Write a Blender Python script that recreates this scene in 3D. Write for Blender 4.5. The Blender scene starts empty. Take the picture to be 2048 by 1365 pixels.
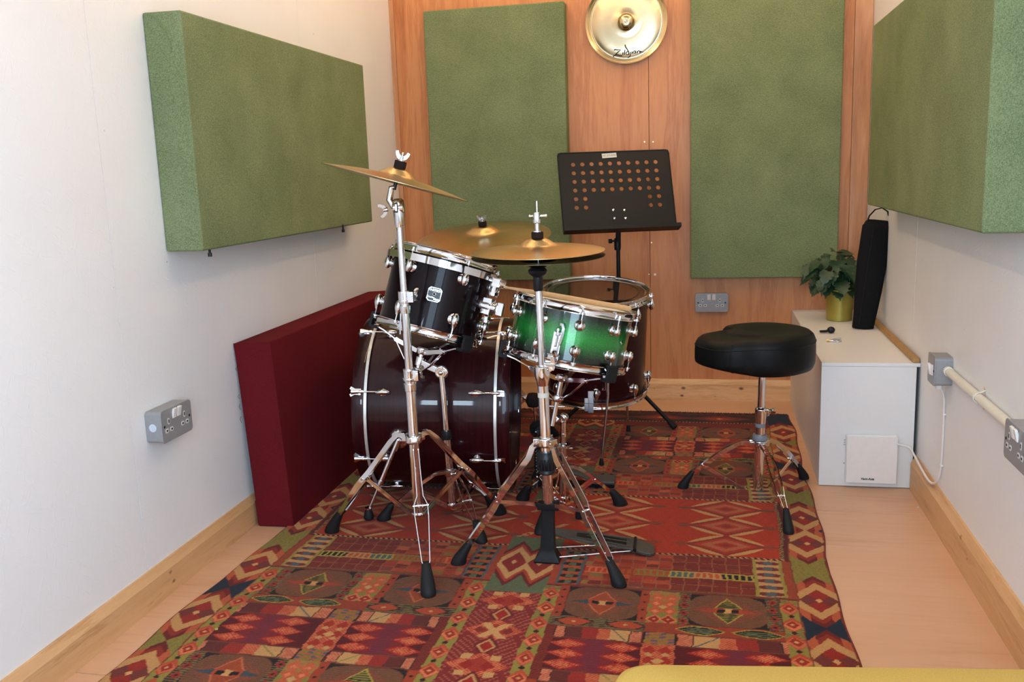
import bpy, bmesh, math, random
import numpy as np
from mathutils import Vector, Matrix
random.seed(7)
rng = np.random.default_rng(11)
S = bpy.context.scene
COL = S.collection

# ------------------------------------------------------------------ camera
FPX, YAW, PITCH, ROLL, CH = 1851.2249, 0.2136802, 0.1805970, -0.0352691, 1.0770320
_f = Vector((-math.sin(YAW)*math.cos(PITCH), math.cos(YAW)*math.cos(PITCH), -math.sin(PITCH)))
_r = Vector((math.cos(YAW), math.sin(YAW), 0)); _u = _r.cross(_f)
RV = _r*math.cos(ROLL)+_u*math.sin(ROLL); UV_ = -_r*math.sin(ROLL)+_u*math.cos(ROLL); FV = _f
EYE = Vector((0, 0, CH))
cam = bpy.data.cameras.new('camera'); camo = bpy.data.objects.new('camera', cam); COL.objects.link(camo)
cam.sensor_width = 36; cam.lens = FPX/2048*36; cam.clip_start = .02; cam.clip_end = 50
m = Matrix.Identity(4)
for i in range(3):
    m[i][0] = RV[i]; m[i][1] = UV_[i]; m[i][2] = -FV[i]; m[i][3] = EYE[i]
camo.matrix_world = m
S.camera = camo
def ray(px, py): return FV+RV*((px-1024)/FPX)-UV_*((py-682.5)/FPX)
def onaxis(px, py, ax, val):
    d = ray(px, py); return EYE+d*((val-EYE[ax])/d[ax])
def W(px, py, Y): return onaxis(px, py, 1, Y)      # point at depth Y in the room
def G(px, py, z=0.): return onaxis(px, py, 2, z)   # point at height z

# ------------------------------------------------------------------ world, exposure
S.view_settings.view_transform = 'Standard'; S.view_settings.look = 'None'
S.view_settings.gamma = 1; S.view_settings.use_curve_mapping = False
S.view_settings.exposure = 0.08
w = bpy.data.worlds.new('world'); S.world = w; w.use_nodes = True
w.node_tree.nodes['Background'].inputs[0].default_value = (.55, .68, 1, 1)
w.node_tree.nodes['Background'].inputs[1].default_value = 1.0
def area(name, loc, target, sx, sy, power, color):
    l = bpy.data.lights.new(name, 'AREA'); l.shape = 'RECTANGLE'; l.size = sx; l.size_y = sy
    l.energy = power; l.color = color
    o = bpy.data.objects.new(name, l); COL.objects.link(o); o.location = loc
    o.rotation_euler = (Vector(target)-Vector(loc)).to_track_quat('-Z', 'Y').to_euler()
    return o
P_WIN = 42
area('daylight_doorway', (.12, -.40, 1.15), (-.10, 2.0, 1.0), .85, 1.7, P_WIN, (.60, .80, 1.0))
area('daylight_window', (-.85, -.44, 1.09), (-.75, 2.8, .9), .34, .36, 13, (.66, .84, 1.0))
LED_COL = (1.0, .71, .42)

D = 4.29; XR = .668; H = 2.42; YF = -.46
# ------------------------------------------------------------------ materials
M = {}
def nodes(name):
    m = bpy.data.materials.new(name); m.use_nodes = True
    nt = m.node_tree; b = nt.nodes['Principled BSDF']; return m, nt, b
def setp(b, **k):
    for n, v in k.items():
        n = n.replace('_', ' ')
        if n in b.inputs: b.inputs[n].default_value = v if not isinstance(v, tuple) or len(v) == 4 else (*v, 1)
def N(nt, t, **k):
    n = nt.nodes.new(t)
    for a, v in k.items():
        if a in n.inputs: n.inputs[a].default_value = v
        else: setattr(n, a, v)
    return n
def coords(nt, scale=(1, 1, 1), rot=(0, 0, 0), obj=False):
    tc = N(nt, 'ShaderNodeTexCoord'); mp = N(nt, 'ShaderNodeMapping')
    mp.inputs['Scale'].default_value = scale; mp.inputs['Rotation'].default_value = rot
    if obj: nt.links.new(tc.outputs['Object'], mp.inputs[0])
    else:
        g = N(nt, 'ShaderNodeNewGeometry'); nt.links.new(g.outputs['Position'], mp.inputs[0])
    return mp.outputs[0]
def ramp(nt, fac, stops, interp='LINEAR'):
    r = N(nt, 'ShaderNodeValToRGB'); e = r.color_ramp.elements; r.color_ramp.interpolation = interp
    while len(e) < len(stops): e.new(.5)
    for i, (p, c) in enumerate(stops):
        e[i].position = p; e[i].color = (*c, 1) if len(c) == 3 else c
    nt.links.new(fac, r.inputs[0]); return r.outputs[0]
def noise(nt, vec, scale, detail=4, rough=.5, dist=0):
    n = N(nt, 'ShaderNodeTexNoise'); n.inputs['Scale'].default_value = scale
    n.inputs['Detail'].default_value = detail; n.inputs['Roughness'].default_value = rough
    n.inputs['Distortion'].default_value = dist
    if vec: nt.links.new(vec, n.inputs['Vector'])
    return n.outputs[0]
def mathn(nt, op, a, b=None, clamp=False):
    n = N(nt, 'ShaderNodeMath'); n.operation = op; n.use_clamp = clamp
    for i, v in enumerate((a, b)):
        if v is None: continue
        if hasattr(v, 'links'): nt.links.new(v, n.inputs[i])
        else: n.inputs[i].default_value = v
    return n.outputs[0]
def mix(nt, fac, a, b, mode='MIX'):
    n = N(nt, 'ShaderNodeMix'); n.data_type = 'RGBA'; n.blend_type = mode
    for i, v in ((0, fac), (6, a), (7, b)):
        if hasattr(v, 'links'): nt.links.new(v, n.inputs[i])
        else: n.inputs[i].default_value = v if i == 0 else (*v, 1)
    return n.outputs[2]
def bump(nt, b, h, strength=.3, dist=.002):
    n = N(nt, 'ShaderNodeBump'); n.inputs['Strength'].default_value = strength; n.inputs['Distance'].default_value = dist
    nt.links.new(h, n.inputs['Height']); nt.links.new(n.outputs[0], b.inputs['Normal'])
def plain(name, col, rough=.5, metal=0., coat=0., spec=None, nscale=0, nstr=.1, var=0.):
    m, nt, b = nodes(name); setp(b, Base_Color=col, Roughness=rough, Metallic=metal, Coat_Weight=coat, Coat_Roughness=.05)
    if spec is not None: setp(b, Specular_IOR_Level=spec)
    v = coords(nt, obj=False)
    n = noise(nt, v, nscale or 60, 3)
    c = ramp(nt, n, [(.3, tuple(x*(1-var) for x in col)), (.7, tuple(min(1, x*(1+var)) for x in col))])
    nt.links.new(c, b.inputs['Base Color'])
    if nscale: bump(nt, b, n, nstr, .001)
    M[name] = m; return m

plain('chrome', (.80, .80, .82), .07, 1.0, var=.02)
plain('chrome_dull', (.62, .62, .64), .22, 1.0, nscale=90, nstr=.05, var=.1)
plain('steel_strip', (.74, .73, .70), .38, .65, var=.08)
plain('brass_screw', (.75, .58, .30), .3, 1.0)
plain('rubber', (.010, .010, .011), .6, spec=.25, nscale=400, nstr=.25, var=.2)
plain('black_plastic', (.009, .009, .010), .35, spec=.3, var=.2)
plain('black_metal', (.006, .006, .0065), .42, spec=.22, var=.25, nscale=300, nstr=.05)
plain('black_felt', (.022, .014, .012), .95, spec=.1, nscale=700, nstr=.6, var=.3)
plain('black_nylon', (.006, .006, .007), .85, spec=.15, nscale=500, nstr=.3, var=.3)
plain('pedal_metal', (.085, .080, .070), .42, .4, nscale=200, nstr=.1, var=.2)
plain('white_plastic', (.80, .76, .72), .35, var=.02)
plain('pin_plastic', (.62, .61, .58), .4)
plain('conduit_white', (.80, .75, .62), .35, var=.03)
plain('cable_white', (.76, .70, .66), .45)
plain('grey_box', (.30, .30, .305), .42, .2, nscale=120, nstr=.06, var=.05)
plain('hole_dark', (.008, .007, .006), .8)
plain('tape_white', (.55, .60, .68), .6, nscale=80, nstr=.1, var=.06)
plain('label_tape', (.62, .60, .52), .7, var=.05)
plain('ink', (.012, .012, .014), .5)
plain('ink_grey', (.10, .11, .14), .6)
plain('badge_dark', (.010, .016, .020), .35)
plain('badge_light', (.85, .86, .88), .15, 1.0)
plain('mustard', (.50, .33, .065), .9, nscale=500, nstr=.3, var=.1)
plain('batten', (.42, .23, .07), .5, var=.15)
plain('snare_head', (.75, .75, .72), .5)
plain('leg_wood', (.3, .18, .09), .5, var=.2)
plain('crumb', (.8, .78, .7), .8)
plain('grey_ring', (.20, .22, .25), .45)
plain('reso_black', (.012, .010, .010), .2, coat=.3)
plain('soil', (.03, .02, .012), .95, nscale=150, nstr=.8, var=.4)

def lacquer():
    m, nt, b = nodes('maroon_lacquer'); setp(b, Roughness=.3, Specular_IOR_Level=.15, Coat_Weight=.36, Coat_Roughness=.03, Metallic=.0)
    v = coords(nt, (1, 1, 1), obj=True)
    n = noise(nt, coords(nt, (2, 2, 40), obj=True), 3, 5)
    c = ramp(nt, n, [(.3, (.016, .0016, .003)), (.7, (.034, .0030, .005))])
    nt.links.new(c, b.inputs['Base Color']); M['maroon'] = m
    m2 = m.copy(); m2.name = 'dark_lacquer'; M['dark_lacquer'] = m2
    setp(m2.node_tree.nodes['Principled BSDF'], Coat_Weight=.24, Specular_IOR_Level=.08)
    for nd in m2.node_tree.nodes:
        if nd.type == 'VALTORGB':
            nd.color_ramp.elements[0].color = (.004, .0012, .002, 1); nd.color_ramp.elements[1].color = (.010, .002, .004, 1)
lacquer()
def sparkle():
    m, nt, b = nodes('green_sparkle'); setp(b, Roughness=.32, Coat_Weight=1.0, Coat_Roughness=.03, Metallic=.45)
    tc = N(nt, 'ShaderNodeTexCoord'); sp = N(nt, 'ShaderNodeSeparateXYZ'); nt.links.new(tc.outputs['Object'], sp.inputs[0])
    # burst: black at both rims, green band between (local z centred on shell)
    z = mathn(nt, 'ABSOLUTE', sp.outputs[2])
    f = ramp(nt, mathn(nt, 'MULTIPLY', z, 12.5), [(.08, (.003, .24, .022)), (.40, (.002, .10, .010)), (.68, (.0008, .008, .003)), (.9, (.0004, .0015, .0008))])
    vo = N(nt, 'ShaderNodeTexVoronoi'); vo.inputs['Scale'].default_value = 1300; nt.links.new(tc.outputs['Object'], vo.inputs['Vector'])
    sv = N(nt, 'ShaderNodeSeparateColor'); nt.links.new(vo.outputs['Color'], sv.inputs[0])
    k = ramp(nt, sv.outputs[0], [(.80, (0, 0, 0)), (.95, (1, 1, 1))])
    c = mix(nt, k, f, (.25, 1, .35), 'MULTIPLY')
    c2 = mix(nt, mathn(nt, 'MULTIPLY', k, .35), f, (.15, .8, .25), 'ADD')
    fm = mix(nt, ramp(nt, mathn(nt, 'MULTIPLY', z, 12.5), [(.3, (1, 1, 1)), (.9, (0, 0, 0))]), f, c2)
    nt.links.new(fm, b.inputs['Base Color'])
    # flakes tilt at random
    nm = N(nt, 'ShaderNodeBump'); nm.inputs['Strength'].default_value = .14; nm.inputs['Distance'].default_value = .0006
    nt.links.new(sv.outputs[1], nm.inputs['Height']); nt.links.new(nm.outputs[0], b.inputs['Normal'])
    M['green_sparkle'] = m
sparkle()
def cymbal_mat(name, c0, c1, rough):
    m, nt, b = nodes(name); setp(b, Metallic=1.0, Roughness=rough, Anisotropic=.5)
    tc = N(nt, 'ShaderNodeTexCoord'); g = N(nt, 'ShaderNodeVectorMath'); g.operation = 'LENGTH'
    mp = N(nt, 'ShaderNodeMapping'); mp.inputs['Scale'].default_value = (1, 1, 0); nt.links.new(tc.outputs['Object'], mp.inputs[0])
    nt.links.new(mp.outputs[0], g.inputs[0])
    r = g.outputs['Value']
    cx = N(nt, 'ShaderNodeCombineXYZ'); nt.links.new(mathn(nt, 'MULTIPLY', r, 1), cx.inputs[0])
    n = noise(nt, cx.outputs[0], 420, 3, .8)
    n2 = noise(nt, tc.outputs['Object'], 9, 4)
    c = ramp(nt, mathn(nt, 'ADD', mathn(nt, 'MULTIPLY', n, .5), mathn(nt, 'MULTIPLY', n2, .5)), [(.35, c0), (.65, c1)])
    nt.links.new(c, b.inputs['Base Color']); bump(nt, b, n, .12, .0006)
    tn = N(nt, 'ShaderNodeTangent'); tn.direction_type = 'RADIAL'; tn.axis = 'Z'; nt.links.new(tn.outputs[0], b.inputs['Tangent'])
    M[name] = m
cymbal_mat('bronze', (.38, .285, .125), (.57, .435, .21), .29)
cymbal_mat('bronze_dark', (.10, .075, .035), (.16, .12, .06), .35)  # lower hi-hat: upper cymbal's dark reflection put into the colour, along with patina
cymbal_mat('bronze_bright', (.50, .40, .24), (.66, .55, .36), .22)

KN = {'pine_back': [(W(1367, 775, D), .011), (W(1482, 776, D), .012), (W(1364, 790, D), .009), (W(1309, 776, D), .003), (W(1430, 792, D), .003)],
      'pine_left': [(G(359, 1146, .06), .010), (G(361, 1163, .03), .009), (Vector((XR, 2.49, .09)), .010), (Vector((XR, 2.42, .06)), .007), (Vector((XR, 1.9, .05)), .006)]}
def wood(name, stops, gax, scale, rough=.55, knots=0, coat=0., bstr=.05, knotcol=(.10, .035, .01), dist=1.2):
    """gax: axis index of the grain"""
    m, nt, b = nodes(name); setp(b, Roughness=rough, Coat_Weight=coat, Coat_Roughness=.3)
    sc = [1, 1, 1]; sc[gax] = .09
    v = coords(nt, tuple(x*scale for x in sc))
    w_ = N(nt, 'ShaderNodeTexNoise'); w_.inputs['Scale'].default_value = .8; w_.inputs['Detail'].default_value = 2
    nt.links.new(v, w_.inputs['Vector'])
    vm = N(nt, 'ShaderNodeVectorMath'); vm.operation = 'MULTIPLY_ADD'
    nt.links.new(w_.outputs['Color'], vm.inputs[0]); vm.inputs[1].default_value = (dist,)*3; nt.links.new(v, vm.inputs[2])
    n1 = noise(nt, vm.outputs[0], 1.2, 6, .6, .3); n2 = noise(nt, v, 14, 3, .6)
    f = mathn(nt, 'ADD', mathn(nt, 'MULTIPLY', n1, .8), mathn(nt, 'MULTIPLY', n2, .2))
    c = ramp(nt, f, stops)
    if knots:
        pos = coords(nt)
        for q, rad in KN[name]:
            vs_ = N(nt, 'ShaderNodeVectorMath'); vs_.operation = 'SUBTRACT'; nt.links.new(pos, vs_.inputs[0]); vs_.inputs[1].default_value = q
            vm_ = N(nt, 'ShaderNodeVectorMath'); vm_.operation = 'MULTIPLY'; nt.links.new(vs_.outputs[0], vm_.inputs[0])
            sc_ = [0, 0, 0]; sc_[gax] = .62/rad; sc_[2] = 1/rad; sc_[0] = sc_[0] or .15/rad; vm_.inputs[1].default_value = sc_
            ln = N(nt, 'ShaderNodeVectorMath'); ln.operation = 'LENGTH'; nt.links.new(vm_.outputs[0], ln.inputs[0])
            k = ramp(nt, mathn(nt, 'ADD', ln.outputs['Value'], mathn(nt, 'MULTIPLY', n2, .5)), [(.35, (1, 1, 1)), (.75, (.55, .55, .55)), (1.0, (0, 0, 0))])
            c = mix(nt, k, c, knotcol)
    nt.links.new(c, b.inputs['Base Color']); bump(nt, b, n2, bstr, .001)
    M[name] = m
wood('ply_wall', [(.28, (.33, .10, .026)), (.42, (.53, .195, .060)), (.52, (.60, .25, .088)), (.60, (.49, .175, .052)), (.76, (.72, .36, .155))], 2, 7, .5, coat=.12, dist=2.0)
wood('ply_edge', [(.30, (.38, .155, .06)), (.5, (.58, .27, .12)), (.7, (.70, .38, .20))], 2, 11, .45, coat=.2, dist=2)
wood('ply_floor', [(.28, (.44, .20, .09)), (.42, (.60, .335, .19)), (.55, (.64, .37, .22)), (.64, (.54, .28, .15)), (.78, (.72, .45, .28))], 0, 5, .42, coat=.1)
wood('pine_left', [(.25, (.36, .16, .055)), (.42, (.60, .34, .15)), (.55, (.66, .39, .19)), (.64, (.50, .26, .10)), (.78, (.76, .50, .27))], 1, 16, .5, knots=2.2, dist=.7)
wood('pine_back', [(.25, (.50, .25, .10)), (.42, (.72, .42, .19)), (.55, (.78, .48, .24)), (.64, (.62, .33, .13)), (.78, (.88, .60, .34))], 0, 16, .5, knots=3.4, dist=.7)
wood('stick_wood', [(.3, (.52, .29, .12)), (.7, (.68, .43, .21))], 0, 60, .45, coat=.3)

def fabric(name, c0, c1, sc=420, contrast=1.0):
    m, nt, b = nodes(name); setp(b, Roughness=.95, Specular_IOR_Level=.08)
    v = coords(nt)
    n1 = noise(nt, coords(nt, (1, 1, .35)), sc, 2, .7); n2 = noise(nt, coords(nt, (.35, .35, 1)), sc, 2, .7); n3 = noise(nt, v, 6, 3)
    f = mathn(nt, 'ADD', mathn(nt, 'MULTIPLY', mathn(nt, 'ADD', n1, n2), .42), mathn(nt, 'MULTIPLY', n3, .16))
    c = ramp(nt, f, [(.38, c0), (.62, c1)])
    nt.links.new(c, b.inputs['Base Color']); bump(nt, b, mathn(nt, 'ADD', n1, n2), .5, .0015); M[name] = m
fabric('green_fabric', (.092, .125, .055), (.262, .305, .155), 700)
fabric('red_fabric', (.095, .007, .010), (.150, .011, .016), 800)

def osb(name, seed, base=(.84, .84, .84)):
    """white painted strand board: raised flakes under the paint, a few chips and specks"""
    m, nt, b = nodes(name); setp(b, Roughness=.42)
    hs = None
    for i, (rx, s) in enumerate(((.5, 95), (-.9, 110), (1.9, 85), (.05, 120))):
        v = coords(nt, (1, 1, 1), (rx, 0, 0))
        mp = N(nt, 'ShaderNodeMapping'); mp.inputs['Scale'].default_value = (1, 1.0, .18); mp.inputs['Location'].default_value = (seed*3.1+i, i*1.7, seed)
        nt.links.new(v, mp.inputs[0])
        n = noise(nt, mp.outputs[0], s, 1.5, .5, .2)
        t = ramp(nt, n, [(.65, (0, 0, 0)), (.68, (1, 1, 1)), (.74, (.5, .5, .5))])
        hs = t if hs is None else mathn(nt, 'MAXIMUM', hs, t)
    fine = noise(nt, coords(nt), 45, 5, .7)
    h = mathn(nt, 'ADD', mathn(nt, 'MULTIPLY', hs, .8), mathn(nt, 'MULTIPLY', fine, .5))
    bump(nt, b, h, .26, .0014)
    vo = N(nt, 'ShaderNodeTexVoronoi'); vo.inputs['Scale'].default_value = 9; nt.links.new(coords(nt), vo.inputs['Vector'])
    chip = ramp(nt, vo.outputs['Distance'], [(.018, (1, 1, 1)), (.028, (0, 0, 0))])
    c = mix(nt, mathn(nt, 'MULTIPLY', chip, .55), base, (.25, .18, .14))
    st = ramp(nt, noise(nt, coords(nt), 2.3, 4), [(.3, tuple(x*.95 for x in base)), (.6, base)])
    c = mix(nt, mathn(nt, 'MULTIPLY', chip, .55), st, (.25, .18, .14))
    nt.links.new(c, b.inputs['Base Color']); M[name] = m
osb('wall_white', 1); osb('plinth_white', 4, (.76, .75, .73))

def leather():
    m, nt, b = nodes('leather'); setp(b, Base_Color=(.008, .008, .0085), Roughness=.46, Specular_IOR_Level=.14)
    vo = N(nt, 'ShaderNodeTexVoronoi'); vo.inputs['Scale'].default_value = 350; nt.links.new(coords(nt), vo.inputs['Vector'])
    n = noise(nt, coords(nt), 30, 3)
    bump(nt, b, mathn(nt, 'ADD', vo.outputs['Distance'], n), .12, .001)
    c = ramp(nt, n, [(.3, (.004, .004, .0045)), (.7, (.007, .0073, .007))]); nt.links.new(c, b.inputs['Base Color'])
    M['leather'] = m
leather()
def leafmat():
    m, nt, b = nodes('leaf'); setp(b, Roughness=.45)
    n = noise(nt, coords(nt), 35, 3)
    c = ramp(nt, n, [(.3, (.008, .030, .012)), (.7, (.024, .066, .024))]); nt.links.new(c, b.inputs['Base Color']); M['leaf'] = m
    m, nt, b = nodes('pot_gold'); setp(b, Roughness=.35, Metallic=.55)
    n = noise(nt, coords(nt), 15, 3)
    c = ramp(nt, n, [(.3, (.36, .30, .055)), (.7, (.44, .37, .085))]); nt.links.new(c, b.inputs['Base Color']); M['pot_gold'] = m
leafmat()
def clearhead():
    m = bpy.data.materials.new('clear_head'); m.use_nodes = True; nt = m.node_tree; nt.nodes.clear()
    o = N(nt, 'ShaderNodeOutputMaterial'); t = N(nt, 'ShaderNodeBsdfTransparent'); g = N(nt, 'ShaderNodeBsdfGlossy'); g.inputs['Roughness'].default_value = .04
    d = N(nt, 'ShaderNodeBsdfDiffuse'); d.inputs[0].default_value = (.35, .30, .26, 1)
    fr = N(nt, 'ShaderNodeFresnel'); fr.inputs[0].default_value = 3.4
    m1 = N(nt, 'ShaderNodeMixShader'); nt.links.new(ramp(nt, noise(nt, coords(nt), 30, 4), [(.3, (.03, .03, .03)), (.75, (.08, .08, .08))]), m1.inputs[0]); nt.links.new(t.outputs[0], m1.inputs[1]); nt.links.new(d.outputs[0], m1.inputs[2])
    m2 = N(nt, 'ShaderNodeMixShader'); nt.links.new(fr.outputs[0], m2.inputs[0]); nt.links.new(m1.outputs[0], m2.inputs[1]); nt.links.new(g.outputs[0], m2.inputs[2])
    nt.links.new(m2.outputs[0], o.inputs[0]); M['clear_head'] = m
clearhead()
def emis(name, col, s):
    m = bpy.data.materials.new(name); m.use_nodes = True; nt = m.node_tree; nt.nodes.clear()
    o = N(nt, 'ShaderNodeOutputMaterial'); e = N(nt, 'ShaderNodeEmission'); e.inputs[0].default_value = (*col, 1); e.inputs[1].default_value = s
    nt.links.new(e.outputs[0], o.inputs[0]); M[name] = m
emis('led', LED_COL, 58.0)

# ------------------------------------------------------------------ mesh helpers
class MB:
    def __init__(s): s.v = []; s.f = []
    def add(s, vs, fs):
        o = len(s.v); s.v += [tuple(x) for x in vs]; s.f += [tuple(i+o for i in f) for f in fs]; return s
    def box(s, c, d, rot=None):
        c = Vector(c); hx, hy, hz = [x/2 for x in d]
        vs = [Vector((x, y, z)) for x in (-hx, hx) for y in (-hy, hy) for z in (-hz, hz)]
        if rot is not None: vs = [rot @ v for v in vs]
        return s.add([v+c for v in vs], [(0, 1, 3, 2), (4, 6, 7, 5), (0, 4, 5, 1), (2, 3, 7, 6), (0, 2, 6, 4), (1, 5, 7, 3)])
    def bx(s, x0, x1, y0, y1, z0, z1): return s.box(((x0+x1)/2, (y0+y1)/2, (z0+z1)/2), (x1-x0, y1-y0, z1-z0))
    def lathe(s, prof, n=32, o=(0, 0, 0), axis=(0, 0, 1), caps=True):
        a = Vector(axis).normalized(); q = Vector((0, 0, 1)).rotation_difference(a).to_matrix(); o = Vector(o)
        vs = []; fs = []
        for r, z in prof:
            for i in range(n):
                t = 2*math.pi*i/n; vs.append(o+q @ Vector((r*math.cos(t), r*math.sin(t), z)))
        for k in range(len(prof)-1):
            for i in range(n):
                j = (i+1) % n; fs.append((k*n+i, k*n+j, (k+1)*n+j, (k+1)*n+i))
        if caps:
            fs.append(tuple(range(n))[::-1]); fs.append(tuple((len(prof)-1)*n+i for i in range(n)))
        return s.add(vs, fs)
    def cyl(s, a, b, r, r2=None, n=20):
        a = Vector(a); b = Vector(b); L = (b-a).length
        return s.lathe([(r, 0), (r if r2 is None else r2, L)], n, a, b-a)
    def tube(s, path, r, n=10, closed=False):
        P = [Vector(p) for p in path]; m_ = len(P); vs = []; fs = []
        rr = r if isinstance(r, (list, tuple)) else [r]*m_
        prev = None
        for i in range(m_):
            if closed: t = (P[(i+1) % m_]-P[i-1])
            else: t = P[min(i+1, m_-1)]-P[max(i-1, 0)]
            t.normalize()
            if prev is None:
                u = t.orthogonal().normalized()
            else:
                u = prev-t*prev.dot(t); u.normalize()
            prev = u; v = t.cross(u)
            for k in range(n):
                a = 2*math.pi*k/n; vs.append(P[i]+(u*math.cos(a)+v*math.sin(a))*rr[i])
        R_ = m_ if closed else m_-1
        for i in range(R_):
            for k in range(n):
                j = (i+1) % m_; l = (k+1) % n
                fs.append((i*n+k, i*n+l, j*n+l, j*n+k))
        if not closed:
            fs.append(tuple(range(n))[::-1]); fs.append(tuple((m_-1)*n+k for k in range(n)))
        return s.add(vs, fs)
    def strap(s, path, lat, th, h):
        """rectangular section swept along path; th along lat (across), h in the bending plane"""
        P = [Vector(p) for p in path]; m_ = len(P); vs = []; fs = []; lat = Vector(lat).normalized()
        hh = h if isinstance(h, (list, tuple)) else [h]*m_
        for i in range(m_):
            t = (P[min(i+1, m_-1)]-P[max(i-1, 0)]).normalized()
            nn = lat.cross(t).normalized(); ll = t.cross(nn).normalized()
            for a, b in ((-1, -1), (1, -1), (1, 1), (-1, 1)): vs.append(P[i]+ll*a*th/2+nn*b*hh[i]/2)
        for i in range(m_-1):
            for k in range(4):
                l = (k+1) % 4; fs.append((i*4+k, i*4+l, i*4+4+l, i*4+4+k))
        fs.append((3, 2, 1, 0)); fs.append(tuple((m_-1)*4+k for k in range(4)))
        return s.add(vs, fs)
    def sphere(s, c, r, sc=(1, 1, 1), n=16, rot=None):
        prof = [(max(1e-5, math.sin(math.pi*i/(n//2)))*1.0, -math.cos(math.pi*i/(n//2))) for i in range(n//2+1)]
        c = Vector(c); vs = []; fs = []
        for q, z in prof:
            for i in range(n):
                t = 2*math.pi*i/n; p = Vector((q*math.cos(t)*r*sc[0], q*math.sin(t)*r*sc[1], z*r*sc[2]))
                vs.append(c+(rot @ p if rot is not None else p))
        for k in range(len(prof)-1):
            for i in range(n):
                j = (i+1) % n; fs.append((k*n+i, k*n+j, (k+1)*n+j, (k+1)*n+i))
        return s.add(vs, fs)
    def prism(s, pts, z0, z1, mat=None):
        """closed 2-D outline extruded between z0 and z1; mat maps to space"""
        n = len(pts); vs = [Vector((x, y, z0)) for x, y in pts]+[Vector((x, y, z1)) for x, y in pts]
        if mat is not None: vs = [mat @ v for v in vs]
        fs = [tuple(range(n))[::-1], tuple(range(n, 2*n))]+[(i, (i+1) % n, n+(i+1) % n, n+i) for i in range(n)]
        return s.add(vs, fs)
    def torus(s, R_, r, o=(0, 0, 0), axis=(0, 0, 1), n=48, k=10, arc=None):
        q = Vector((0, 0, 1)).rotation_difference(Vector(axis).normalized()).to_matrix(); o = Vector(o)
        if arc is None:
            return s.tube([o+q @ Vector((R_*math.cos(2*math.pi*i/n), R_*math.sin(2*math.pi*i/n), 0)) for i in range(n)], r, k, True)
        return s.tube([o+q @ Vector((R_*math.cos(arc[0]+(arc[1]-arc[0])*i/n), R_*math.sin(arc[0]+(arc[1]-arc[0])*i/n), 0)) for i in range(n+1)], r, k)
    def xf(s, mat):
        s.v = [tuple(mat @ Vector(v)) for v in s.v]; return s

def link(o, parent=None):
    COL.objects.link(o)
    if parent is not None: o.parent = parent
    return o
def mesh_of(name, mb, mat, smooth=True, ang=40, bev=0, doubles=False, recalc=True):
    me = bpy.data.meshes.new(name); me.from_pydata(mb.v, [], mb.f); me.update()
    bm = bmesh.new(); bm.from_mesh(me)
    if doubles: bmesh.ops.remove_doubles(bm, verts=bm.verts, dist=1e-5)
    if recalc: bmesh.ops.recalc_face_normals(bm, faces=bm.faces)
    if bev:
        ed = [e for e in bm.edges if len(e.link_faces) == 2 and e.calc_face_angle(0) > .6]
        bmesh.ops.bevel(bm, geom=ed, offset=bev, segments=2, profile=.6, affect='EDGES', clamp_overlap=True)
    bm.to_mesh(me); bm.free()
    if smooth:
        me.shade_smooth()
        me.set_sharp_from_angle(angle=math.radians(ang))
    me.materials.append(M[mat] if isinstance(mat, str) else mat)
    return me
def part(name, mb, mat, parent=None, local=False, **k):
    """mb in world space (default) or in the parent's space; origin moved to the part's middle"""
    pm = (parent.matrix_world.inverted() if (parent is not None and not local) else Matrix.Identity(4))
    vs = [pm @ Vector(v) for v in mb.v]
    lo = Vector([min(v[i] for v in vs) for i in range(3)]); hi = Vector([max(v[i] for v in vs) for i in range(3)])
    c = k.pop('origin', None)
    c = (lo+hi)/2 if c is None else Vector(c)
    if parent is None: c.z = lo.z
    mb.v = [tuple(v-c) for v in vs]
    bv = k.get('bev', 0)
    o = bpy.data.objects.new(name, mesh_of(name, mb, mat, **k)); link(o, parent); o.location = c
    if bv:
        wn = o.modifiers.new('weighted', 'WEIGHTED_NORMAL'); wn.keep_sharp = True; wn.weight = 80
    if parent is not None: o.matrix_world = parent.matrix_world @ Matrix.Translation(c)
    else: o.matrix_world = Matrix.Translation(c)
    return o
def sub(o, newp):
    """make o a piece of the part newp, staying where it is"""
    mw = o.matrix_world.copy(); o.parent = newp; o.matrix_local = newp.matrix_world.inverted() @ mw; o.matrix_world = mw; return o
def inst(name, me, parent, mat4):
    """an object sharing mesh data, placed in the parent's space"""
    o = bpy.data.objects.new(name, me); link(o, parent); o.matrix_local = mat4; o.matrix_world = (parent.matrix_world if parent else Matrix.Identity(4)) @ mat4
    return o
def thing(name, label, cat, mw, group=None):
    o = bpy.data.objects.new(name, None); link(o)
    mw = Matrix.Translation(mw) if not isinstance(mw, Matrix) else mw
    o.matrix_world = mw; o.empty_display_size = .05
    return tag(o, label, cat, group)
def tag(o, label=None, cat=None, group=None, kind=None):
    if label: o['label'] = label
    if cat: o['category'] = cat
    if group: o['group'] = group
    if kind: o['kind'] = kind
    return o
def struct(name, mb, mat, parent=None, **k):
    o = part(name, mb, mat, parent, **k)
    if parent is None: o['kind'] = 'structure'
    return o
def frame(o, z, x=None):
    z = Vector(z).normalized()
    x = Vector(x) if x is not None else Vector((1, 0, 0)); x = (x-z*x.dot(z)).normalized(); y = z.cross(x)
    m_ = Matrix.Identity(4)
    for i in range(3): m_[i][0] = x[i]; m_[i][1] = y[i]; m_[i][2] = z[i]; m_[i][3] = Vector(o)[i]
    return m_
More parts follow.
